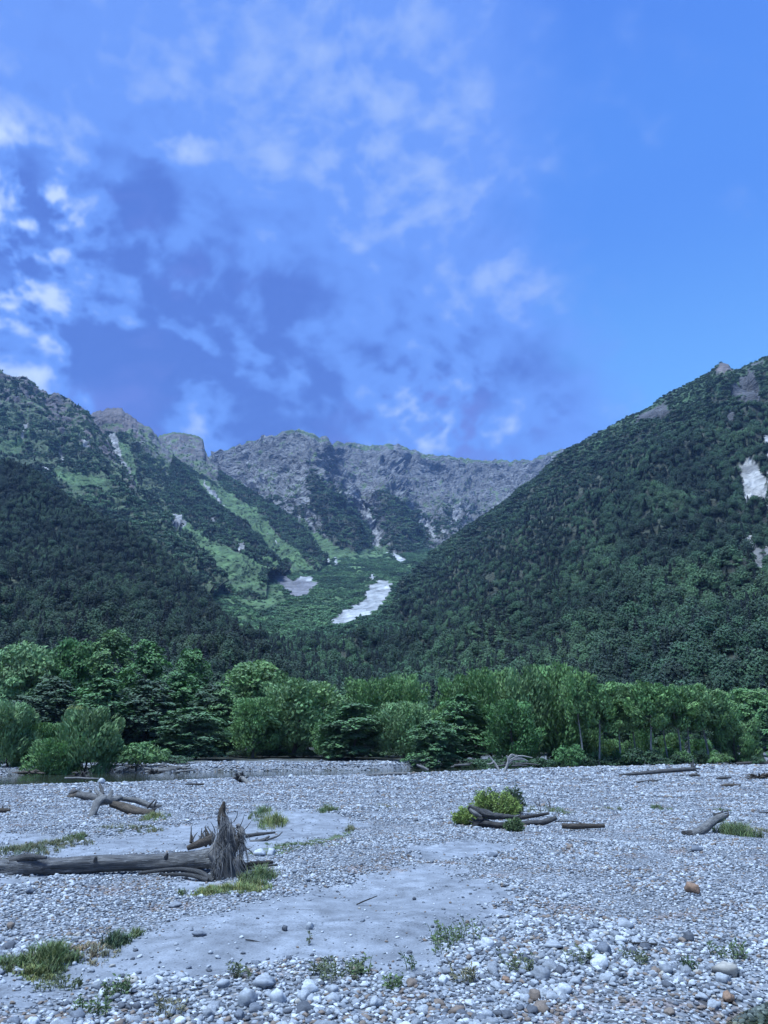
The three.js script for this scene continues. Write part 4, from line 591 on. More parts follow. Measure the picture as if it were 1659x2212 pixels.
const smallStones = [1, 2, 3, 4, 5, 6].map((k) => stoneGeo(600 + k, 1)), bigStones = [1, 2, 3, 4, 5, 6, 7, 8].map((k) => stoneGeo(620 + k, 2, k > 5 ? 0.5 : 0.25));
{
  const r = rng(4242), list = [], pick = () => { const k = r(); return k < 0.17 ? 'white' : k < 0.43 ? 'pale' : k < 0.66 ? 'grey' : k < 0.81 ? 'slate' : k < 0.93 ? 'dark' : k < 0.98 ? 'brown' : 'cream'; };
  for (let D = 7.6; D < 128; D *= 1.04) {
    const dz = D * 0.04, half = D * 0.56 + 1, px1 = D / 773, area = dz * half * 2, mean = Math.max(0.058, 1.75 * px1), n = area / (mean * mean) * (D < 16 ? 1.0 : D < 40 ? 0.72 : 0.6);
    for (let k = 0; k < n; k++) {
      const x = (r() * 2 - 1) * half, z = -D - dz * r(), zn = zAt(nearEdge, x), zf = zAt(farEdge, x);
      if (z < zn + 0.4 && (z > zf - 0.3 || z < zf - 14)) continue;
      if (z < zf && z > zf - 14 && x < -32 && r() < 0.55) continue;          // the left bank is sandy
      const s = D < 60 ? sandAt(x, z) : -9; if (s > 0 && r() > 0.035 + 0.4 * Math.exp(-s * 4)) continue;
      const patch = fbm2(x * 0.22, z * 0.22, 3), coarse = D < 11 ? 1.3 : D < 13 ? 1.15 : 1;
      if (s <= 0 && D < 60 && r() < 0.5 * sstep(0.05, -0.35, patch)) continue;
      let size = mean * (0.55 + 0.7 * r() + (r() < 0.06 ? 0.8 * r() : 0) + (r() < 0.012 ? 1.6 * r() : 0)) * (1 + 0.75 * patch) * coarse; if (s > 0) size = Math.min(size, 0.09) * (r() < 0.6 ? 0.55 : 1);
      const red = fbm2(x * 0.35 + 30, z * 0.5, 3); list.push({ x, z, size, tone: red > 0.2 && r() < 0.22 ? 'brown' : pick(), v: r(), t: r() * 6.28, sand: s > 0, px: size / D });
    }
  }
  list.sort((a, b) => b.px - a.px);
  const o = new THREE.Object3D(), col = new THREE.Color(), big = [], rest = [];
  for (const s of list) { const [sx] = toPx(s.x, 0, s.z); (big.length < 250 && sx > 0 && sx < W && -s.z < 30 && -s.z > 8.3 ? big : rest).push(s); }
  const words = { white: 'whitish', pale: 'pale grey', grey: 'mid grey', dark: 'dark', slate: 'blue-grey', brown: 'brown', cream: 'cream-coloured' };
  for (const s of big) {
    const m = shade(new THREE.Mesh(bigStones[Math.floor(s.v * 8)], stoneOf[s.tone])); m.position.set(s.x, groundY(s.x, s.z) + s.size * 0.16, s.z); m.rotation.set(0.3 * (s.v - 0.5), s.t, 0.3 * Math.sin(s.t)); m.scale.setScalar(s.size * 1.15);
    const D = -s.z, zone = D < 9.4 ? 'along the very bottom' : D < 11 ? 'among the near weeds' : D < 15 ? 'level with the lower sand' : 'in the middle gravel';
    top(m, 'cobble', `large ${words[s.tone]} river cobble ${zone}, ${['at the left edge', 'left of centre', 'at the centre', 'right of centre', 'at the right edge'][clamp(Math.floor(toPx(s.x, 0, s.z)[0] / W * 5), 0, 4)]}`, 'stone', `${words[s.tone]} cobbles ${zone}`);
  }
  smallStones.forEach((g, v) => {
    const sub = rest.filter((s) => Math.floor(s.v * 6) === v), im = shade(new THREE.InstancedMesh(g, stoneMat, sub.length));
    sub.forEach((s, i) => { o.position.set(s.x, groundY(s.x, s.z) + s.size * 0.14, s.z); o.rotation.set(0.35 * (((s.v * 97) % 1) - 0.5), s.t, 0.35 * Math.sin(s.t * 3)); o.scale.set(s.size, s.size * (0.75 + 0.5 * ((s.v * 53) % 1)), s.size); o.updateMatrix(); im.setMatrixAt(i, o.matrix); const c = TONES[s.tone], k = 0.85 + 0.3 * ((s.v * 31) % 1); im.setColorAt(i, col.setRGB(c[0] * k, c[1] * k, c[2] * k)); });
    top(im, 'gravel', 'loose grey and white river gravel spread over the bar', 'gravel', null, 'stuff');
  });
  console.log('stones', list.length);
  const put = (px, py, wpx, tone, v, label, sy = 1) => { const p = gp(px, py), D = -p.z, s = wpx / F * D * 0.98, m = shade(new THREE.Mesh(bigStones[v], stoneOf[tone])); m.position.set(p.x, groundY(p.x, p.z) + s * 0.2 * sy, p.z); m.scale.set(s, s * sy, s * 0.9); m.rotation.y = v * 1.3; top(m, 'boulder', label, 'stone'); };
  put(1497, 1932, 36, 'rust', 6, 'angular orange-brown boulder in the gravel at the right', 1.3);
  put(1570, 2102, 50, 'cream', 2, 'long cream boulder at the right near the weeds', 0.9);
  put(1572, 2138, 30, 'rust', 1, 'rounded orange stone near the lower right stream');
  put(1540, 2150, 32, 'pale', 3, 'blunt whitish stone left of the orange one');
  put(1155, 2152, 32, 'brown', 4, 'oval brown boulder low in the right-hand cobbles');
  put(1192, 2150, 28, 'pale', 5, 'pale stone touching the oval brown boulder');
  put(1093, 2118, 22, 'rust', 6, 'small orange wedge-shaped stone at the bottom centre');
  put(532, 2172, 40, 'pale', 7, 'upright pale triangular cobble at the bottom left of centre', 1.4); put(570, 2140, 46, 'pale', 0, 'broad flattish pale boulder at the bottom centre');
  put(600, 2172, 34, 'white', 2, 'tall white cobble at the bottom centre', 1.5); put(668, 2150, 32, 'white', 5, 'white angular cobble right of the tall white one', 1.3); put(812, 2170, 30, 'pale', 1, 'pale cobble among weeds at the bottom');
  put(615, 2016, 15, 'dark', 6, 'small dark pointed stone on the sand flat', 1.4); put(668, 2014, 17, 'pale', 7, 'pale pointed stone on the sand flat', 1.5); put(1065, 1850, 24, 'slate', 3, 'dark greenish rock on the sand edge'); put(895, 1940, 8, 'dark', 2, 'tiny dark stone alone on the sand', 1.5);
  put(1505, 1845, 26, 'slate', 5, 'flat dark grey rock in the right-hand gravel', 0.8); put(22, 2010, 20, 'brown', 6, 'tan stone at the left edge', 1.3); put(65, 1930, 20, 'slate', 1, 'grey boulder below the fallen trunk'); put(430, 2026, 30, 'slate', 2, 'flat grey stone at the sand edge', 0.6); put(380, 1958, 30, 'grey', 3, 'flat grey boulder half sunk in gravel', 0.7);
  put(560, 1852, 28, 'white', 0, 'white rounded stone right of the root mass'); put(585, 1850, 24, 'white', 4, 'second white stone right of the root mass, farther from it'); put(1030, 1790, 18, 'pale', 2, 'pale flat stone under the dead trunk by the bush', 0.6);
  put(885, 2058, 14, 'dark', 3, 'small dark stone at the sand edge near a weed', 0.8); put(1488, 2030, 26, 'dark', 4, 'dark stone at the right, middle of the cobbles'); put(1350, 2008, 34, 'pale', 5, 'large pale cobble right of centre'); put(1195, 2058, 40, 'pale', 0, 'wide flat pale cobble right of the leafy weed', 0.7);
  put(218, 1694, 16, 'white', 7, 'white stone perched behind the forked driftwood', 1.3);
}

// ---------------------------------------------------------------- driftwood
// a thing at a surveyed spot whose limbs are given as [px, py, depth offset, radius px] lists
function drift(name, label, px, py, category = 'driftwood', group) { const p = gp(px, py); p.y = groundY(p.x, p.z); const o = new THREE.Group(); top(o, name, label, category, group); o.position.copy(p); o.userData.D = undefined; return o; }
function stick(o, partName, pts, mat, opt = {}) {                         // points given by bearing and depth behind the thing's base
  const D0 = -o.position.z, q = pts.map(([px, py, dd, w]) => { const p = at(px, py, D0 + dd); return [p.x - o.position.x, p.y - o.position.y, p.z - o.position.z, w / F * D0]; });
  return part(partName, limb(q, { sides: 9, steps: 5, ...opt }), mat, o);
}
let LS = 1; const S = (extra = {}) => ({ seed: LS++, ...extra });
M.driftLog = wood(0.38, 0.375, 0.37); M.driftLog.bumpScale = 0.06;
{ // the fallen tree with its upturned root mass
  const o = drift('fallen_tree', 'long grey fallen trunk ending in an upturned mass of hanging roots', 430, 1890);
  stick(o, 'trunk', [[-260, 1893, -0.5, 17], [-120, 1887, -0.3, 18], [0, 1878, -0.1, 17.5], [60, 1871, 0, 17], [110, 1870, 0.05, 16], [220, 1866, 0.1, 15.5], [340, 1861, 0.2, 15], [420, 1858, 0.25, 16], [465, 1852, 0.25, 20], [492, 1848, 0.2, 22]], M.driftLog, S({ sides: 22, steps: 12, rough: 0.2, len: 0.9 }));
  for (const [x, y, l] of [[205, 1854, 3], [358, 1849, 7]]) stick(o, 'knot', [[x, y + 5, -0.1, 5], [x + 2, y - 1, -0.18, 3.6], [x + 4, y - l, -0.24, 1.6]], M.driftLog, S({ sides: 7, rough: 0.3 }));
  stick(o, 'branch_stub', [[20, 1862, -0.1, 9], [60, 1851, -0.15, 7], [100, 1853, -0.2, 3]], M.drift, S());
  stick(o, 'side_root', [[300, 1886, -0.15, 3], [380, 1878, -0.3, 4], [430, 1884, -0.5, 5], [462, 1902, -0.7, 5]], M.driftGrey, S()); stick(o, 'side_root', [[345, 1889, -0.2, 2.4], [410, 1890, -0.5, 4], [450, 1902, -0.7, 5]], M.driftGrey, S());
  stick(o, 'side_root', [[500, 1878, 0.1, 5], [545, 1866, 0.2, 4.5], [590, 1862, 0.3, 3]], M.driftDark, S()); stick(o, 'side_root', [[510, 1882, 0, 3.5], [560, 1872, 0, 3], [600, 1868, 0.1, 2]], M.driftGrey, S());
  stick(o, 'root_core', [[490, 1903, -0.4, 15], [486, 1880, -0.3, 20], [489, 1845, -0.1, 19], [492, 1812, 0, 16], [486, 1785, 0, 10], [483, 1770, 0.05, 7]], M.rootDark, S({ sides: 14, rough: 0.45 }));
  stick(o, 'root_core', [[500, 1835, -0.1, 10], [514, 1815, 0, 13], [520, 1795, 0, 8], [512, 1780, 0, 3]], M.rootDark, S({ sides: 10, rough: 0.5 })); stick(o, 'root_core', [[470, 1860, -0.2, 9], [464, 1840, -0.1, 11], [470, 1815, 0, 6]], M.rootDark, S({ sides: 10, rough: 0.5 }));
  stick(o, 'broken_spike', [[485, 1792, 0, 9], [482, 1770, 0, 8.5], [480, 1754, 0, 6.5], [483, 1742, 0, 4.6], [484, 1731, 0, 2.6]], M.driftBrown, S({ sides: 7, rough: 0.45 })); stick(o, 'broken_spike', [[476, 1790, 0, 5], [473, 1772, -0.05, 4], [471, 1760, -0.05, 1]], M.driftBrown, S({ sides: 6, rough: 0.3 }));
  const r = rng(88), D0 = -o.position.z, k = D0 / F, fine = [], hubs = Array.from({ length: 38 }, (_, m) => { const y = 1766 + 118 * Math.pow((m + r()) / 38, 0.9), half = y < 1785 ? 13 : y < 1815 ? 28 : y < 1850 ? 34 : 31; return [487 + (r() * 2 - 1) * half + (y > 1785 && y < 1830 ? 6 : 0), y, 0.1 + 0.5 * r(), gauss(r) * 14]; });
  const strand = (thick, long) => {
    const [hx, hy, hd, lean] = hubs[Math.floor(r() * hubs.length)], sx = hx + gauss(r) * 5, y0 = hy + gauss(r) * 7, len = long * (0.25 + 1.1 * r() * r() + 0.3 * r()), dx = lean * 0.8 + (hx - 487) * 0.35 * r() + gauss(r) * 9, bow = gauss(r) * 5;
    const y1 = Math.min(1915 - 6 * r(), y0 + len * (r() < 0.08 ? -0.3 : 1)), f = hd + 0.12 * r(), pts = [[sx, y0, -f, thick], [sx + dx * 0.35 + bow, lerp(y0, y1, 0.3) - 3 * r(), -f - 0.12 * r(), thick], [sx + dx * 0.85 + bow, lerp(y0, y1, 0.7), -f - 0.1 * r(), thick * 0.8], [sx + dx, y1, -f - 0.02, thick * 0.35]].map(([px, py, dd, w]) => { const p = at(px, py, D0 + dd); return [p.x - o.position.x, p.y - o.position.y, p.z - o.position.z, w * k]; });
    return limb(pts, { sides: 4, steps: 2, rough: 0, cap: false, seed: r() * 9 });
  };
  for (let m = 0; m < 90; m++) part('hanging_root', strand(0.7 + 0.9 * r(), 75), [M.root, M.driftGrey, M.driftPale, M.drift, M.root][m % 5], o);
  for (let m = 0; m < 760; m++) fine.push(strand(0.3 + 0.3 * r(), 60));
  part('fine_roots', mergeGeometries(fine), M.root, o, 'fine matted roots hanging from the root mass', 'stuff');
  for (const [a, b, c, d] of [[520, 1800, 545, 1770], [515, 1790, 528, 1758], [505, 1775, 514, 1752], [465, 1800, 455, 1775], [462, 1830, 440, 1850], [530, 1830, 552, 1850], [500, 1785, 540, 1810], [470, 1790, 505, 1775], [475, 1815, 512, 1785], [520, 1840, 545, 1830]]) stick(o, 'dry_twig', [[a, b, -0.2, 1.3], [(a + c) / 2 + 2, (b + d) / 2, -0.25, 1], [c, d, -0.3, 0.4]], M.root, S({ sides: 5, steps: 2 }));
}
{ // splintered wood behind the trunk
  const o = drift('driftwood_snag', 'tangle of splintered brown branches behind the fallen trunk', 430, 1835);
  const r = rng(31); stick(o, 'stem', [[405, 1832, 0, 5], [430, 1822, 0, 8], [460, 1812, 0, 8]], M.driftBrown, S());
  for (let m = 0; m < 16; m++) { const x = 408 + 50 * r(), y = 1830 - 12 * r(); stick(o, 'splinter', [[x, y, 0.1 * r(), 2.6], [x + 12 * (r() - 0.3), y - 12 - 10 * r(), 0.15, 2], [x + 36 * (r() - 0.4), y - 16 - 22 * r(), 0.2, 0.7]], [M.driftBrown, M.driftPale, M.drift][m % 3], S({ sides: 5, steps: 2 })); }
  const q = drift('driftwood_snag', 'low bleached branch lying right of the root mass', 560, 1812);
  stick(q, 'stem', [[530, 1806, 0, 4], [560, 1802, 0, 3.4], [595, 1798, 0, 2]], M.driftGrey, S()); stick(q, 'branch', [[540, 1818, -0.4, 3], [565, 1816, -0.4, 4], [582, 1806, -0.3, 2]], M.driftPale, S()); stick(q, 'branch', [[575, 1815, -0.4, 2], [600, 1806, -0.2, 1.5], [610, 1797, 0, 0.8]], M.drift, S());
}
{ // forked driftwood
  const o = drift('forked_driftwood', 'bleached forked driftwood trunk with one pale limb reaching down to the gravel', 250, 1760);
  stick(o, 'limb', [[190, 1772, -1.6, 5.5], [200, 1757, -1.2, 7], [209, 1736, -0.6, 8.5], [222, 1728, -0.2, 10], [240, 1730, 0, 8], [262, 1722, 0.4, 5]], M.driftPale, S({ sides: 10 }));
  stick(o, 'fork', [[226, 1728, -0.2, 7], [214, 1715, 0.1, 4.5], [205, 1706, 0.3, 2]], M.driftPale, S()); stick(o, 'fork', [[234, 1726, -0.1, 6], [240, 1714, 0.1, 4], [242, 1706, 0.2, 2]], M.driftPale, S()); stick(o, 'fork', [[222, 1716, 0.3, 4], [218, 1700, 0.5, 3], [214, 1690, 0.6, 1.5]], M.drift, S());
  stick(o, 'trunk', [[240, 1736, 0, 7], [268, 1744, -0.1, 9], [295, 1754, -0.3, 10.5], [318, 1758, -0.4, 9], [334, 1757, -0.4, 6]], M.driftBrown, S({ sides: 12, rough: 0.2 }));
  stick(o, 'limb', [[262, 1725, 0.5, 4], [295, 1730, 0.6, 6], [330, 1741, 0.5, 5], [350, 1740, 0.5, 2]], M.driftPale, S());
  for (const [a, b, c, d] of [[330, 1750, 338, 1728], [325, 1752, 345, 1742], [332, 1755, 340, 1772], [318, 1745, 336, 1726], [326, 1758, 332, 1776]]) stick(o, 'root', [[a, b, -0.2, 3], [(a + c) / 2, (b + d) / 2, -0.25, 2.2], [c, d, -0.3, 0.8]], M.drift, S({ sides: 6 }));
  const q = drift('driftwood_log', 'pale stripped log with short stubs lying behind the forked driftwood', 205, 1732);
  stick(q, 'trunk', [[168, 1716, 0.6, 6], [195, 1722, 0.2, 8], [222, 1728, -0.1, 7]], M.drift, S()); stick(q, 'stub', [[178, 1716, 0.5, 4], [172, 1708, 0.5, 2]], M.driftPale, S()); stick(q, 'stub', [[190, 1718, 0.3, 4], [197, 1707, 0.3, 2.5]], M.driftPale, S()); stick(q, 'stub', [[206, 1726, 0, 4], [196, 1738, -0.3, 3], [188, 1744, -0.5, 2]], M.driftBrown, S());
  const s = drift('driftwood_log', 'weathered brown log half buried at the left of the forked driftwood', 155, 1726);
  stick(s, 'trunk', [[134, 1728, 0, 5], [155, 1722, 0, 7], [172, 1716, 0, 5]], M.driftBrown, S()); stick(s, 'stub', [[150, 1716, 0.2, 4], [166, 1710, 0.4, 3], [176, 1712, 0.5, 2]], M.driftDark, S());
}
{ // dead trunk with the bright bush
  const o = drift('dead_tree', 'dark cracked dead trunk lying in front of the bright green bush', 1060, 1788);
  stick(o, 'trunk', [[1028, 1778, 0, 7], [1050, 1782, 0, 10], [1075, 1785, 0, 9], [1100, 1784, 0.1, 6]], M.driftDark, S({ sides: 14, steps: 9, rough: 0.42 })); for (const [a, b, c, d] of [[1030, 1780, 1012, 1772], [1028, 1774, 1016, 1764], [1034, 1786, 1020, 1792], [1112, 1766, 1126, 1760], [1100, 1782, 1118, 1788]]) stick(o, 'splinter', [[a, b, 0, 3], [(a + c) / 2, (b + d) / 2, -0.1, 2], [c, d, -0.1, 0.5]], M.driftGrey, S({ sides: 6, rough: 0.4 })); stick(o, 'upper_limb', [[1012, 1742, 0, 5], [1030, 1752, 0, 7], [1055, 1761, 0, 6.5], [1085, 1764, 0.1, 5.5], [1118, 1766, 0.2, 5]], M.driftGrey, S({ sides: 12, steps: 8, rough: 0.42 }));
  stick(o, 'split_face', [[1014, 1748, -0.15, 3], [1026, 1757, -0.2, 5], [1040, 1764, -0.2, 2]], M.driftPale, S()); stick(o, 'root', [[1018, 1792, -0.2, 4], [1030, 1778, -0.1, 6], [1040, 1768, 0, 6]], M.driftDark, S({ rough: 0.3 }));
  const q = drift('driftwood_log', 'straight dark branch running right from the dead trunk', 1160, 1782);
  stick(q, 'stem', [[1105, 1768, 0.6, 5], [1150, 1763, 0.6, 4], [1185, 1757, 0.6, 2.4]], M.driftDark, S()); stick(q, 'stem', [[1095, 1784, 0, 3], [1140, 1778, 0, 5], [1175, 1776, 0, 6], [1202, 1766, 0, 4]], M.driftGrey, S()); stick(q, 'twig', [[1200, 1774, 0, 1.3], [1235, 1774, 0, 1], [1262, 1779, 0, 0.6]], M.driftDark, S({ sides: 5 }));
  for (const [a, b, c, d] of [[1168, 1742, 1160, 1716], [1165, 1740, 1150, 1730], [1185, 1745, 1190, 1722], [1190, 1735, 1176, 1718], [1176, 1780, 1184, 1764]]) stick(q, 'twig', [[a, b + 12, 0.4, 1], [(a + c) / 2, (b + d) / 2, 0.4, 0.8], [c, d, 0.4, 0.4]], M.driftPale, S({ sides: 5, steps: 2 }));
}
{ const o = drift('driftwood_log', 'short tan log lying by itself below the dead trunk', 1260, 1792); stick(o, 'trunk', [[1214, 1784, 0, 5], [1240, 1785, 0, 6], [1275, 1784, 0, 5], [1306, 1784, 0, 3.6]], M.driftBrown, S()); stick(o, 'stub', [[1250, 1782, 0, 3], [1254, 1776, 0, 1.5]], M.driftBrown, S()); }
{ // bent log at the right
  const o = drift('bent_log', 'pale bent log with a broken hollow end and root tangle at the right', 1520, 1806);
  stick(o, 'trunk', [[1484, 1806, -0.4, 8.5], [1500, 1801, -0.2, 8.5], [1520, 1792, 0.2, 9], [1530, 1782, 0.6, 9], [1545, 1772, 1.2, 8], [1562, 1764, 1.6, 8]], M.driftPale, S({ sides: 12 })); stick(o, 'broken_end', [[1479, 1807, -0.5, 9], [1490, 1804, -0.35, 9.2]], M.driftDark, S({ sides: 10, rough: 0.25 }));
  const r = rng(66); for (let m = 0; m < 14; m++) { const x = 1555 + 16 * (r() - 0.3), y = 1764; stick(o, 'root', [[x, y, 1.6, 3], [x + 20 * (r() - 0.5), y - 8 * r(), 1.7, 2], [x + 50 * (r() - 0.5), y - 20 * r() + 4, 1.8, 0.7]], [M.driftBrown, M.drift, M.driftGrey][m % 3], S({ sides: 5, steps: 2 })); }
}
M.white = wood(0.62, 0.6, 0.57);
{ // pale dead branches standing at the river
  const o = drift('dead_branches', 'thin white dead branches standing up at the river edge', 1100, 1668);
  stick(o, 'branch', [[1080, 1668, 0, 3], [1070, 1650, 0.2, 2], [1062, 1640, 0.3, 2], [1057, 1632, 0.3, 1.3]], M.white, S({ sides: 6 })); stick(o, 'branch', [[1088, 1670, 0, 3.2], [1096, 1652, 0, 2.8], [1098, 1640, 0, 2.4], [1094, 1632, 0, 1.6]], M.white, S({ sides: 6 }));
  for (const [a, b, c, d, e, f] of [[1097, 1650, 1110, 1640, 1128, 1636], [1098, 1644, 1120, 1633, 1150, 1637], [1098, 1642, 1104, 1634, 1118, 1632], [1110, 1641, 1130, 1640, 1140, 1644], [1098, 1638, 1105, 1630, 1112, 1631], [1066, 1646, 1060, 1650, 1052, 1650]]) stick(o, 'twig', [[a, b, 0, 2], [c, d, 0, 1.7], [e, f, 0, 1]], M.white, S({ sides: 5, steps: 3 }));
}
const simple = (px0, py0, px1, py1, rpx, mat, label, group, name = 'driftwood_log') => { const o = drift(name, label, (px0 + px1) / 2, Math.max(py0, py1) + rpx * 0.7, 'driftwood', group); stick(o, 'trunk', [[px0, py0, 0, rpx], [lerp(px0, px1, 0.35), lerp(py0, py1, 0.35) - 0.7, 0, rpx * 1.1], [lerp(px0, px1, 0.7), lerp(py0, py1, 0.7), 0, rpx * 0.9], [px1, py1, 0, rpx * 0.55]], M[mat], S({ sides: 8 })); stick(o, 'stub', [[lerp(px0, px1, 0.6), lerp(py0, py1, 0.6), 0, rpx * 0.5], [lerp(px0, px1, 0.63), lerp(py0, py1, 0.63) - rpx * 2.2, 0, rpx * 0.2]], M[mat], S({ sides: 6 })); return o; };
{ const o = simple(1500, 1661, 1338, 1674, 4, 'driftGrey', 'long grey trunk with a root end lying on the far right gravel'); for (const [x, y] of [[1492, 1646], [1505, 1650], [1512, 1660], [1498, 1640], [1510, 1668]]) stick(o, 'root', [[1496, 1661, 0, 3], [x, y, 0, 0.8]], M.driftGrey, S({ sides: 5 })); }
simple(1490, 1676, 1512, 1675, 3.4, 'driftDark', 'short dark log end beside the long grey trunk'); simple(1560, 1698, 1600, 1696, 3.6, 'driftBrown', 'short brown log on the far right gravel'); simple(1548, 1682, 1580, 1679, 2.5, 'driftGrey', 'small grey stick near the right edge'); simple(1590, 1650, 1700, 1646, 3, 'driftDark', 'dark log on the bank at the right edge'); simple(1375, 1690, 1430, 1684, 1.6, 'driftGrey', 'thin grey pole on the right-hand gravel');
simple(880, 1671, 790, 1674, 2.6, 'driftPale', 'pale stripped pole at the edge of the river'); simple(925, 1664, 900, 1652, 3, 'driftPale', 'short pale stick leaning beside the dark drooping tree'); simple(140, 1681, 215, 1682, 2.2, 'driftPale', 'thin pale pole floating in the river at the left'); simple(400, 1696, 440, 1694, 2.6, 'driftDark', 'short dark log at the near river edge'); simple(-20, 1752, 22, 1750, 5, 'driftBrown', 'stump of driftwood cut by the left edge'); simple(548, 1645, 482, 1648, 3.6, 'driftGrey', 'grey log on the far gravel strip');
simple(1640, 1757, 1720, 1752, 1.6, 'driftDark', 'thin dark stick at the right edge'); simple(530, 2030, 570, 2036, 1.1, 'driftDark', 'thin curved twig lying on the sand flat', null, 'twig'); simple(1420, 2040, 1340, 2036, 2, 'driftGrey', 'grey stick lying across the right-hand cobbles', null, 'twig'); simple(770, 1954, 815, 1935, 1.2, 'driftDark', 'dark forked twig at the upper edge of the sand flat', null, 'twig'); simple(600, 1968, 675, 1966, 1.5, 'driftDark', 'thin dark root lying along the sand edge', null, 'twig');
{ // matted root clumps and the driftwood heap on the far side
  const clump = (px, py, w, h, mat, label) => { const o = drift('root_clump', label, px, py); const r = rng(Math.round(px)); for (let m = 0; m < 22; m++) { const a = (r() - 0.5) * w, b = -r() * h; stick(o, 'root', [[px + a * 0.2, py - 3, 0.5 * r(), 2.6], [px + a * 0.7, py + b * 0.7, 0.5 * (r() - 0.5), 1.8], [px + a * 1.1, py + b * (0.5 + 0.5 * r()), r() - 0.5, 0.6]], M[mat], S({ sides: 5, steps: 2 })); } return o; };
  const a = clump(520, 1690, 36, 30, 'driftGrey', 'upturned grey root clump standing in the river near the gravel'); stick(a, 'trunk', [[522, 1680, 0, 5], [535, 1690, -1, 4], [543, 1698, -2, 3]], M.driftPale, S());
  clump(175, 1680, 50, 18, 'driftDark', 'dark matted roots on the left bank below the willow shrubs'); clump(60, 1672, 70, 12, 'driftBrown', 'brown root litter along the far left bank'); clump(1640, 1682, 60, 16, 'driftBrown', 'brown matted root clump at the right edge of the gravel'); clump(335, 1672, 40, 14, 'driftDark', 'dark roots under the small light green bush'); clump(1000, 1652, 50, 14, 'driftDark', 'dark exposed roots under the bank behind the white branches');
  const r = rng(55);
  for (let m = 0; m < 26; m++) { const x = 330 + 70 * r(), y = 1642 + 26 * r(), l = 20 + 46 * r(), k = (r() - 0.4) * 9; const o = drift('driftwood_pole', `${['grey', 'pale'][m % 2]} ${l > 43 ? 'long' : 'short'} pole in the driftwood heap on the far bank`, x, y + 3, 'driftwood', 'poles in the driftwood heap'); stick(o, 'pole', [[x - l / 2, y + k - 3 * r(), 0, 2.2], [x, y - 4 * r(), 0, 2], [x + l / 2, y - k - 4 * r(), 0, 1]], [M.drift, M.driftPale, M.drift, M.driftPale][m % 4], S({ sides: 6, steps: 2 })); }
  for (let m = 0; m < 16; m++) { const x = 985 + 160 * r(), y = 1643 + 12 * r(), l = 20 + 40 * r(), k = (r() - 0.5) * 9; const o = drift('driftwood_pole', 'grey pole among the drift caught under the far bank by the white branches', x, y + 2, 'driftwood', 'poles caught under the far bank'); stick(o, 'pole', [[x - l / 2, y + k, 0, 1.8], [x, y - 3 * r(), 0, 1.8], [x + l / 2, y - k - 3 * r(), 0, 0.9]], [M.driftGrey, M.driftDark, M.drift][m % 3], S({ sides: 6, steps: 2 })); }
  const lean = drift('leaning_stem', 'bare grey stem leaning through the willow shrubs at the left', 140, 1660, 'dead tree'); stick(lean, 'stem', [[120, 1655, 0, 3], [160, 1590, 0, 2.6], [205, 1530, 0, 1.6]], M.driftGrey, S({ sides: 6 })); stick(lean, 'branch', [[165, 1582, 0, 1.5], [190, 1570, 0, 1], [205, 1560, 0, 0.5]], M.driftGrey, S({ sides: 5 }));
}
console.log('driftwood done');

// ---------------------------------------------------------------- grass, weeds and the bright bush
function blades(seed, n, rx, rz, h, tone, gy) {                           // blades gathered in tufts, thinning out towards the rim
  const r = rng(seed), p = [], i = [], c = [], tufts = []; let b = 0;
  for (let k = 0; k < Math.max(3, n / 16); k++) { const a = r() * 6.283, q = Math.pow(r(), 0.62) * 1.12; tufts.push([Math.cos(a) * q * rx, Math.sin(a) * q * rz, (0.4 + 0.75 * r()) * (1.1 - 0.55 * q), 0.6 + 0.7 * r(), 0.5 * (r() - 0.35)]); }
  for (let k = 0; k < n; k++) {
    const T = tufts[Math.floor(Math.pow(r(), 1.25) * tufts.length)], sp = 0.16 * h + 0.03, x = T[0] + gauss(r) * sp, z = T[1] + gauss(r) * sp, hh = h * T[2] * (0.5 + 0.65 * r()), d = r() * 6.283, l = hh * (0.2 + 0.65 * r()), w = 0.005 + 0.005 * r(), y = gy(x, z) - 0.01, dx = Math.cos(d), dz = Math.sin(d), kk = tone * T[3] * (0.7 + 0.6 * r()), yel = T[4] + 0.3 * (r() - 0.4);
    for (const [t, ww] of [[0, 1], [0.55, 0.85], [1, 0.1]]) { const bx = x + dx * l * t * t, bz = z + dz * l * t * t, by = y + hh * t * (1 - 0.18 * t); p.push(bx - dz * w * ww, by, bz + dx * w * ww, bx + dz * w * ww, by, bz - dx * w * ww); for (let m = 0; m < 2; m++) c.push(kk * (1 + yel), kk, kk * (1 - 0.4 * yel)); }
    i.push(b, b + 1, b + 2, b + 1, b + 3, b + 2, b + 2, b + 3, b + 4, b + 3, b + 5, b + 4); b += 6;
  }
  return geoOf(p, i, c);
}
const GT = { lush: [0.2, 0.27, 0.055], green: [0.10, 0.15, 0.05], bright: [0.16, 0.20, 0.06], dull: [0.12, 0.14, 0.065], dry: [0.19, 0.17, 0.095], dark: [0.055, 0.095, 0.038] };
function grass(px, py, wpx, dpx, hpx, n, tint, label, name = 'grass_clump') {
  const p = gp(px, py), D = -p.z, k = D / F, rx = wpx / 2 * k, rz = Math.abs(gp(px, py - dpx / 2).z - p.z); p.y = groundY(p.x, p.z);
  const m = shade(new THREE.Mesh(blades(Math.round(px * 7 + py), Math.round(n * 1.5), rx, rz, hpx * k, 1, (x, z) => groundY(p.x + x, p.z + z) - p.y), leafOf(...GT[tint]))); m.position.copy(p); top(m, name, label, 'grass');
}
grass(505, 1925, 140, 22, 22, 1600, 'bright', 'bright grass round the foot of the root mass'); grass(555, 1905, 60, 26, 32, 800, 'green', 'taller green grass at the right of the root mass'); grass(445, 1934, 60, 14, 15, 500, 'bright', 'short grass tongue left of the root mass foot');
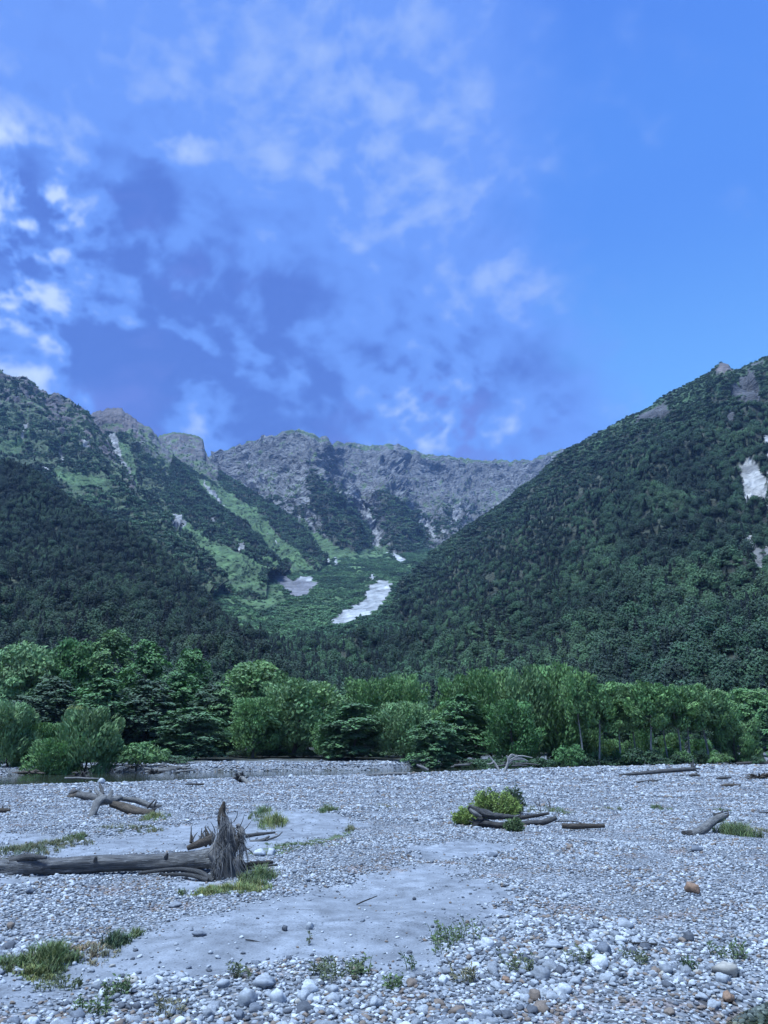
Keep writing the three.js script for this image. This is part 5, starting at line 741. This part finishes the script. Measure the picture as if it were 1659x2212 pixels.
grass(590, 1782, 50, 14, 32, 700, 'bright', 'bright upright grass tuft on the sand bank'); grass(560, 1768, 40, 14, 22, 400, 'green', 'thin grass left of the bright sand bank tuft'); grass(708, 1762, 36, 8, 20, 420, 'green', 'small round green tuft on the gravel beyond the sand bank');
grass(650, 1826, 170, 14, 9, 900, 'green', 'low green grass along the damp hollow right of the root mass'); grass(560, 1842, 40, 10, 14, 300, 'bright', 'grass patch beside the root mass on the damp hollow');
grass(40, 1838, 150, 26, 20, 1400, 'dull', 'long strip of grass at the left edge above the fallen trunk'); grass(130, 1820, 110, 18, 17, 900, 'dull', 'grass strip continuing along the sand edge at the left'); grass(165, 1808, 40, 10, 18, 400, 'green', 'greener tuft ending the left grass strip'); grass(285, 1790, 120, 12, 14, 800, 'dull', 'grass strip between the fine gravel and the sand'); grass(335, 1768, 50, 10, 18, 500, 'bright', 'yellow-green grass at the end of the forked driftwood'); grass(5, 1858, 40, 10, 12, 200, 'dull', 'small grass tuft at the left edge above the trunk');
grass(105, 2080, 90, 34, 42, 1500, 'green', 'dense green grass clump in the lower left gravel'); grass(85, 2100, 60, 18, 24, 500, 'bright', 'yellowish grass skirt below the dense lower left clump'); grass(15, 2092, 60, 22, 26, 600, 'green', 'grass clump cut by the left edge'); grass(250, 2040, 36, 18, 32, 420, 'dark', 'dark leafy grass tuft beside the sand at the left'); grass(292, 2020, 22, 14, 22, 160, 'green', 'small upright grass tuft beside the dark one'); grass(200, 2062, 100, 30, 20, 420, 'dry', 'thin dry grass between the green tufts at the left'); grass(395, 1935, 10, 4, 20, 40, 'green', 'single wisp of grass on the sand below the trunk');
grass(1590, 1802, 55, 18, 38, 1100, 'green', 'dark green grass clump at the end of the bent log'); grass(1620, 1790, 50, 14, 14, 300, 'dry', 'dry brownish litter grass right of the bent log'); grass(1565, 1752, 36, 6, 12, 220, 'green', 'small grass patch above the bent log'); grass(1425, 1745, 30, 8, 16, 220, 'green', 'faint grass tuft in the right-hand gravel'); grass(1190, 1752, 90, 12, 16, 420, 'green', 'thin grass right of the bright bush'); grass(1330, 1745, 70, 10, 9, 240, 'dull', 'sparse grass line in the right-hand gravel'); grass(830, 1742, 60, 10, 10, 240, 'dull', 'sparse grass in the middle gravel'); grass(755, 1795, 20, 8, 18, 120, 'dull', 'small tuft on the end of the sand bank'); grass(1520, 1650, 120, 4, 10, 700, 'dull', 'strip of bank grass at the far right'); grass(1620, 1646, 80, 4, 16, 500, 'green', 'pale grassy bank at the far right edge'); grass(543, 1648, 14, 4, 22, 200, 'bright', 'bright upright shoot on the far gravel strip');
// leafy weeds: stems with small leaves
function weed(px, py, wpx, hpx, n, tint, label) {
  const p = gp(px, py), D = -p.z, k = D / F, r = rng(Math.round(px * 3 + py)), L = new Leaves(r), st = []; p.y = groundY(p.x, p.z);
  for (let m = 0; m < n; m++) { const x = (r() - 0.5) * wpx * k, z = (r() - 0.5) * wpx * k * 0.8, h = hpx * k * (0.5 + 0.5 * r()), dx = (r() - 0.5) * h * 0.9, dz = (r() - 0.5) * h * 0.6, y0 = groundY(p.x + x, p.z + z) - p.y;
    st.push(limb([[x, y0 - 0.02, z, 0.005], [x + dx * 0.4, y0 + h * 0.6, z + dz * 0.4, 0.004], [x + dx, y0 + h, z + dz, 0.002]], { sides: 4, steps: 2, rough: 0, cap: false }));
    for (let q = 0; q < 12; q++) { const t = 0.1 + 0.9 * r(), d = rdir(r); d.y = Math.abs(d.y) * 0.6; d.normalize(); const len = 0.035 + 0.035 * r(); L.add(V3(x + dx * t * t, y0 + h * t, z + dz * t * t).addScaledVector(d, len * 0.6), d, across(d, r), len, len * 0.42); } }
  const o = new THREE.Group(); top(o, 'weed', label, 'plant'); o.position.copy(p); part('stems', mergeGeometries(st), leafOf(...GT.dull), o); part('leaves', L.geo(), leafOf(...GT[tint]), o);
}
weed(985, 2040, 90, 46, 26, 'green', 'leafy weed with spreading stems at the right end of the sand flat'); weed(890, 2096, 18, 36, 4, 'dark', 'single upright weed at the lower edge of the sand flat'); weed(955, 2065, 30, 34, 7, 'green', 'thin weed left of the spreading leafy weed'); weed(1490, 2092, 26, 28, 10, 'dark', 'dark leafy weed in the lower right cobbles'); weed(1575, 2062, 60, 34, 18, 'green', 'loose weed near the long cream boulder'); weed(250, 2150, 40, 34, 16, 'green', 'green weed at the bottom left'); weed(200, 2190, 60, 30, 16, 'green', 'low weed at the lower left corner among cobbles'); weed(130, 2130, 90, 26, 22, 'dull', 'grey-green weed at the lower left edge of the sand'); weed(365, 2190, 50, 40, 12, 'dry', 'dry brownish weed at the bottom'); weed(520, 2120, 36, 26, 9, 'dull', 'small weed in the middle of the near cobbles'); weed(720, 2115, 100, 34, 26, 'dull', 'wide grey-green weed at the bottom centre'); weed(775, 2105, 40, 36, 14, 'green', 'greener weed beside the wide grey-green one'); weed(1000, 2120, 50, 30, 14, 'dry', 'tan dry weed at the bottom centre right'); weed(1120, 2095, 60, 30, 14, 'dull', 'weed left of the wide cobbles at the right'); weed(1250, 2090, 50, 30, 12, 'dull', 'weed among cobbles right of the centre'); weed(1380, 2078, 50, 28, 12, 'dull', 'thin weed in the right-hand cobbles'); weed(665, 2042, 10, 22, 2, 'dull', 'tiny stalk on the sand flat'); weed(850, 2135, 40, 26, 10, 'green', 'low weed by pale cobbles at the bottom');
{ // the bright bush behind the dead trunk
  const bush = (px, py, wpx, hpx, n, tint, label) => { const p = gp(px, py), D = -p.z, k = D / F, r = rng(px), L = new Leaves(r), st = []; p.y = groundY(p.x, p.z);
    for (let m = 0; m < n; m++) { const a = r() * 6.283, q = Math.sqrt(r()), x = Math.cos(a) * q * wpx / 2 * k, z = Math.sin(a) * q * wpx / 3 * k, h = hpx * k * (0.55 + 0.5 * r()) * Math.sqrt(1.05 - q * q * 0.85); st.push(limb([[x * 0.5, -0.05, z * 0.5, 0.012], [x * 0.8, h * 0.6, z * 0.8, 0.008], [x * 1.05, h, z * 1.05, 0.003]], { sides: 4, steps: 2, rough: 0, cap: false })); const tone = 0.75 + 0.5 * r();
      for (let w = 0; w < 24; w++) { const t = Math.pow(r(), 0.6), c = V3(x * (0.5 + 0.55 * t) + gauss(r) * 0.07, h * t + gauss(r) * 0.05, z * (0.5 + 0.55 * t) + gauss(r) * 0.07), d = V3(x, 0.25, z).normalize().addScaledVector(rdir(r), 0.9).normalize(); L.add(c, d, across(d, r), 0.09 + 0.08 * r(), 0.035 + 0.03 * r(), tone); } }
    const o = new THREE.Group(); top(o, 'bush', label, 'bush'); o.position.copy(p); part('stems', mergeGeometries(st), M.bark, o); part('leaves', L.geo(), leafOf(...GT[tint]), o); };
  bush(1072, 1768, 110, 62, 170, 'lush', 'bright green bush growing behind the dead trunk'); bush(1110, 1758, 50, 56, 60, 'dark', 'darker upright part of growth behind the bright green bush'); bush(1008, 1782, 55, 36, 70, 'lush', 'small bright bush at the left end of the dead trunk'); bush(1110, 1792, 36, 28, 40, 'green', 'green sprig in front of the dead trunk'); bush(1070, 1735, 40, 28, 14, 'dark', 'sparse dark sprigs above the bright green bush');
}
console.log('done');
renderer.render(scene, camera);
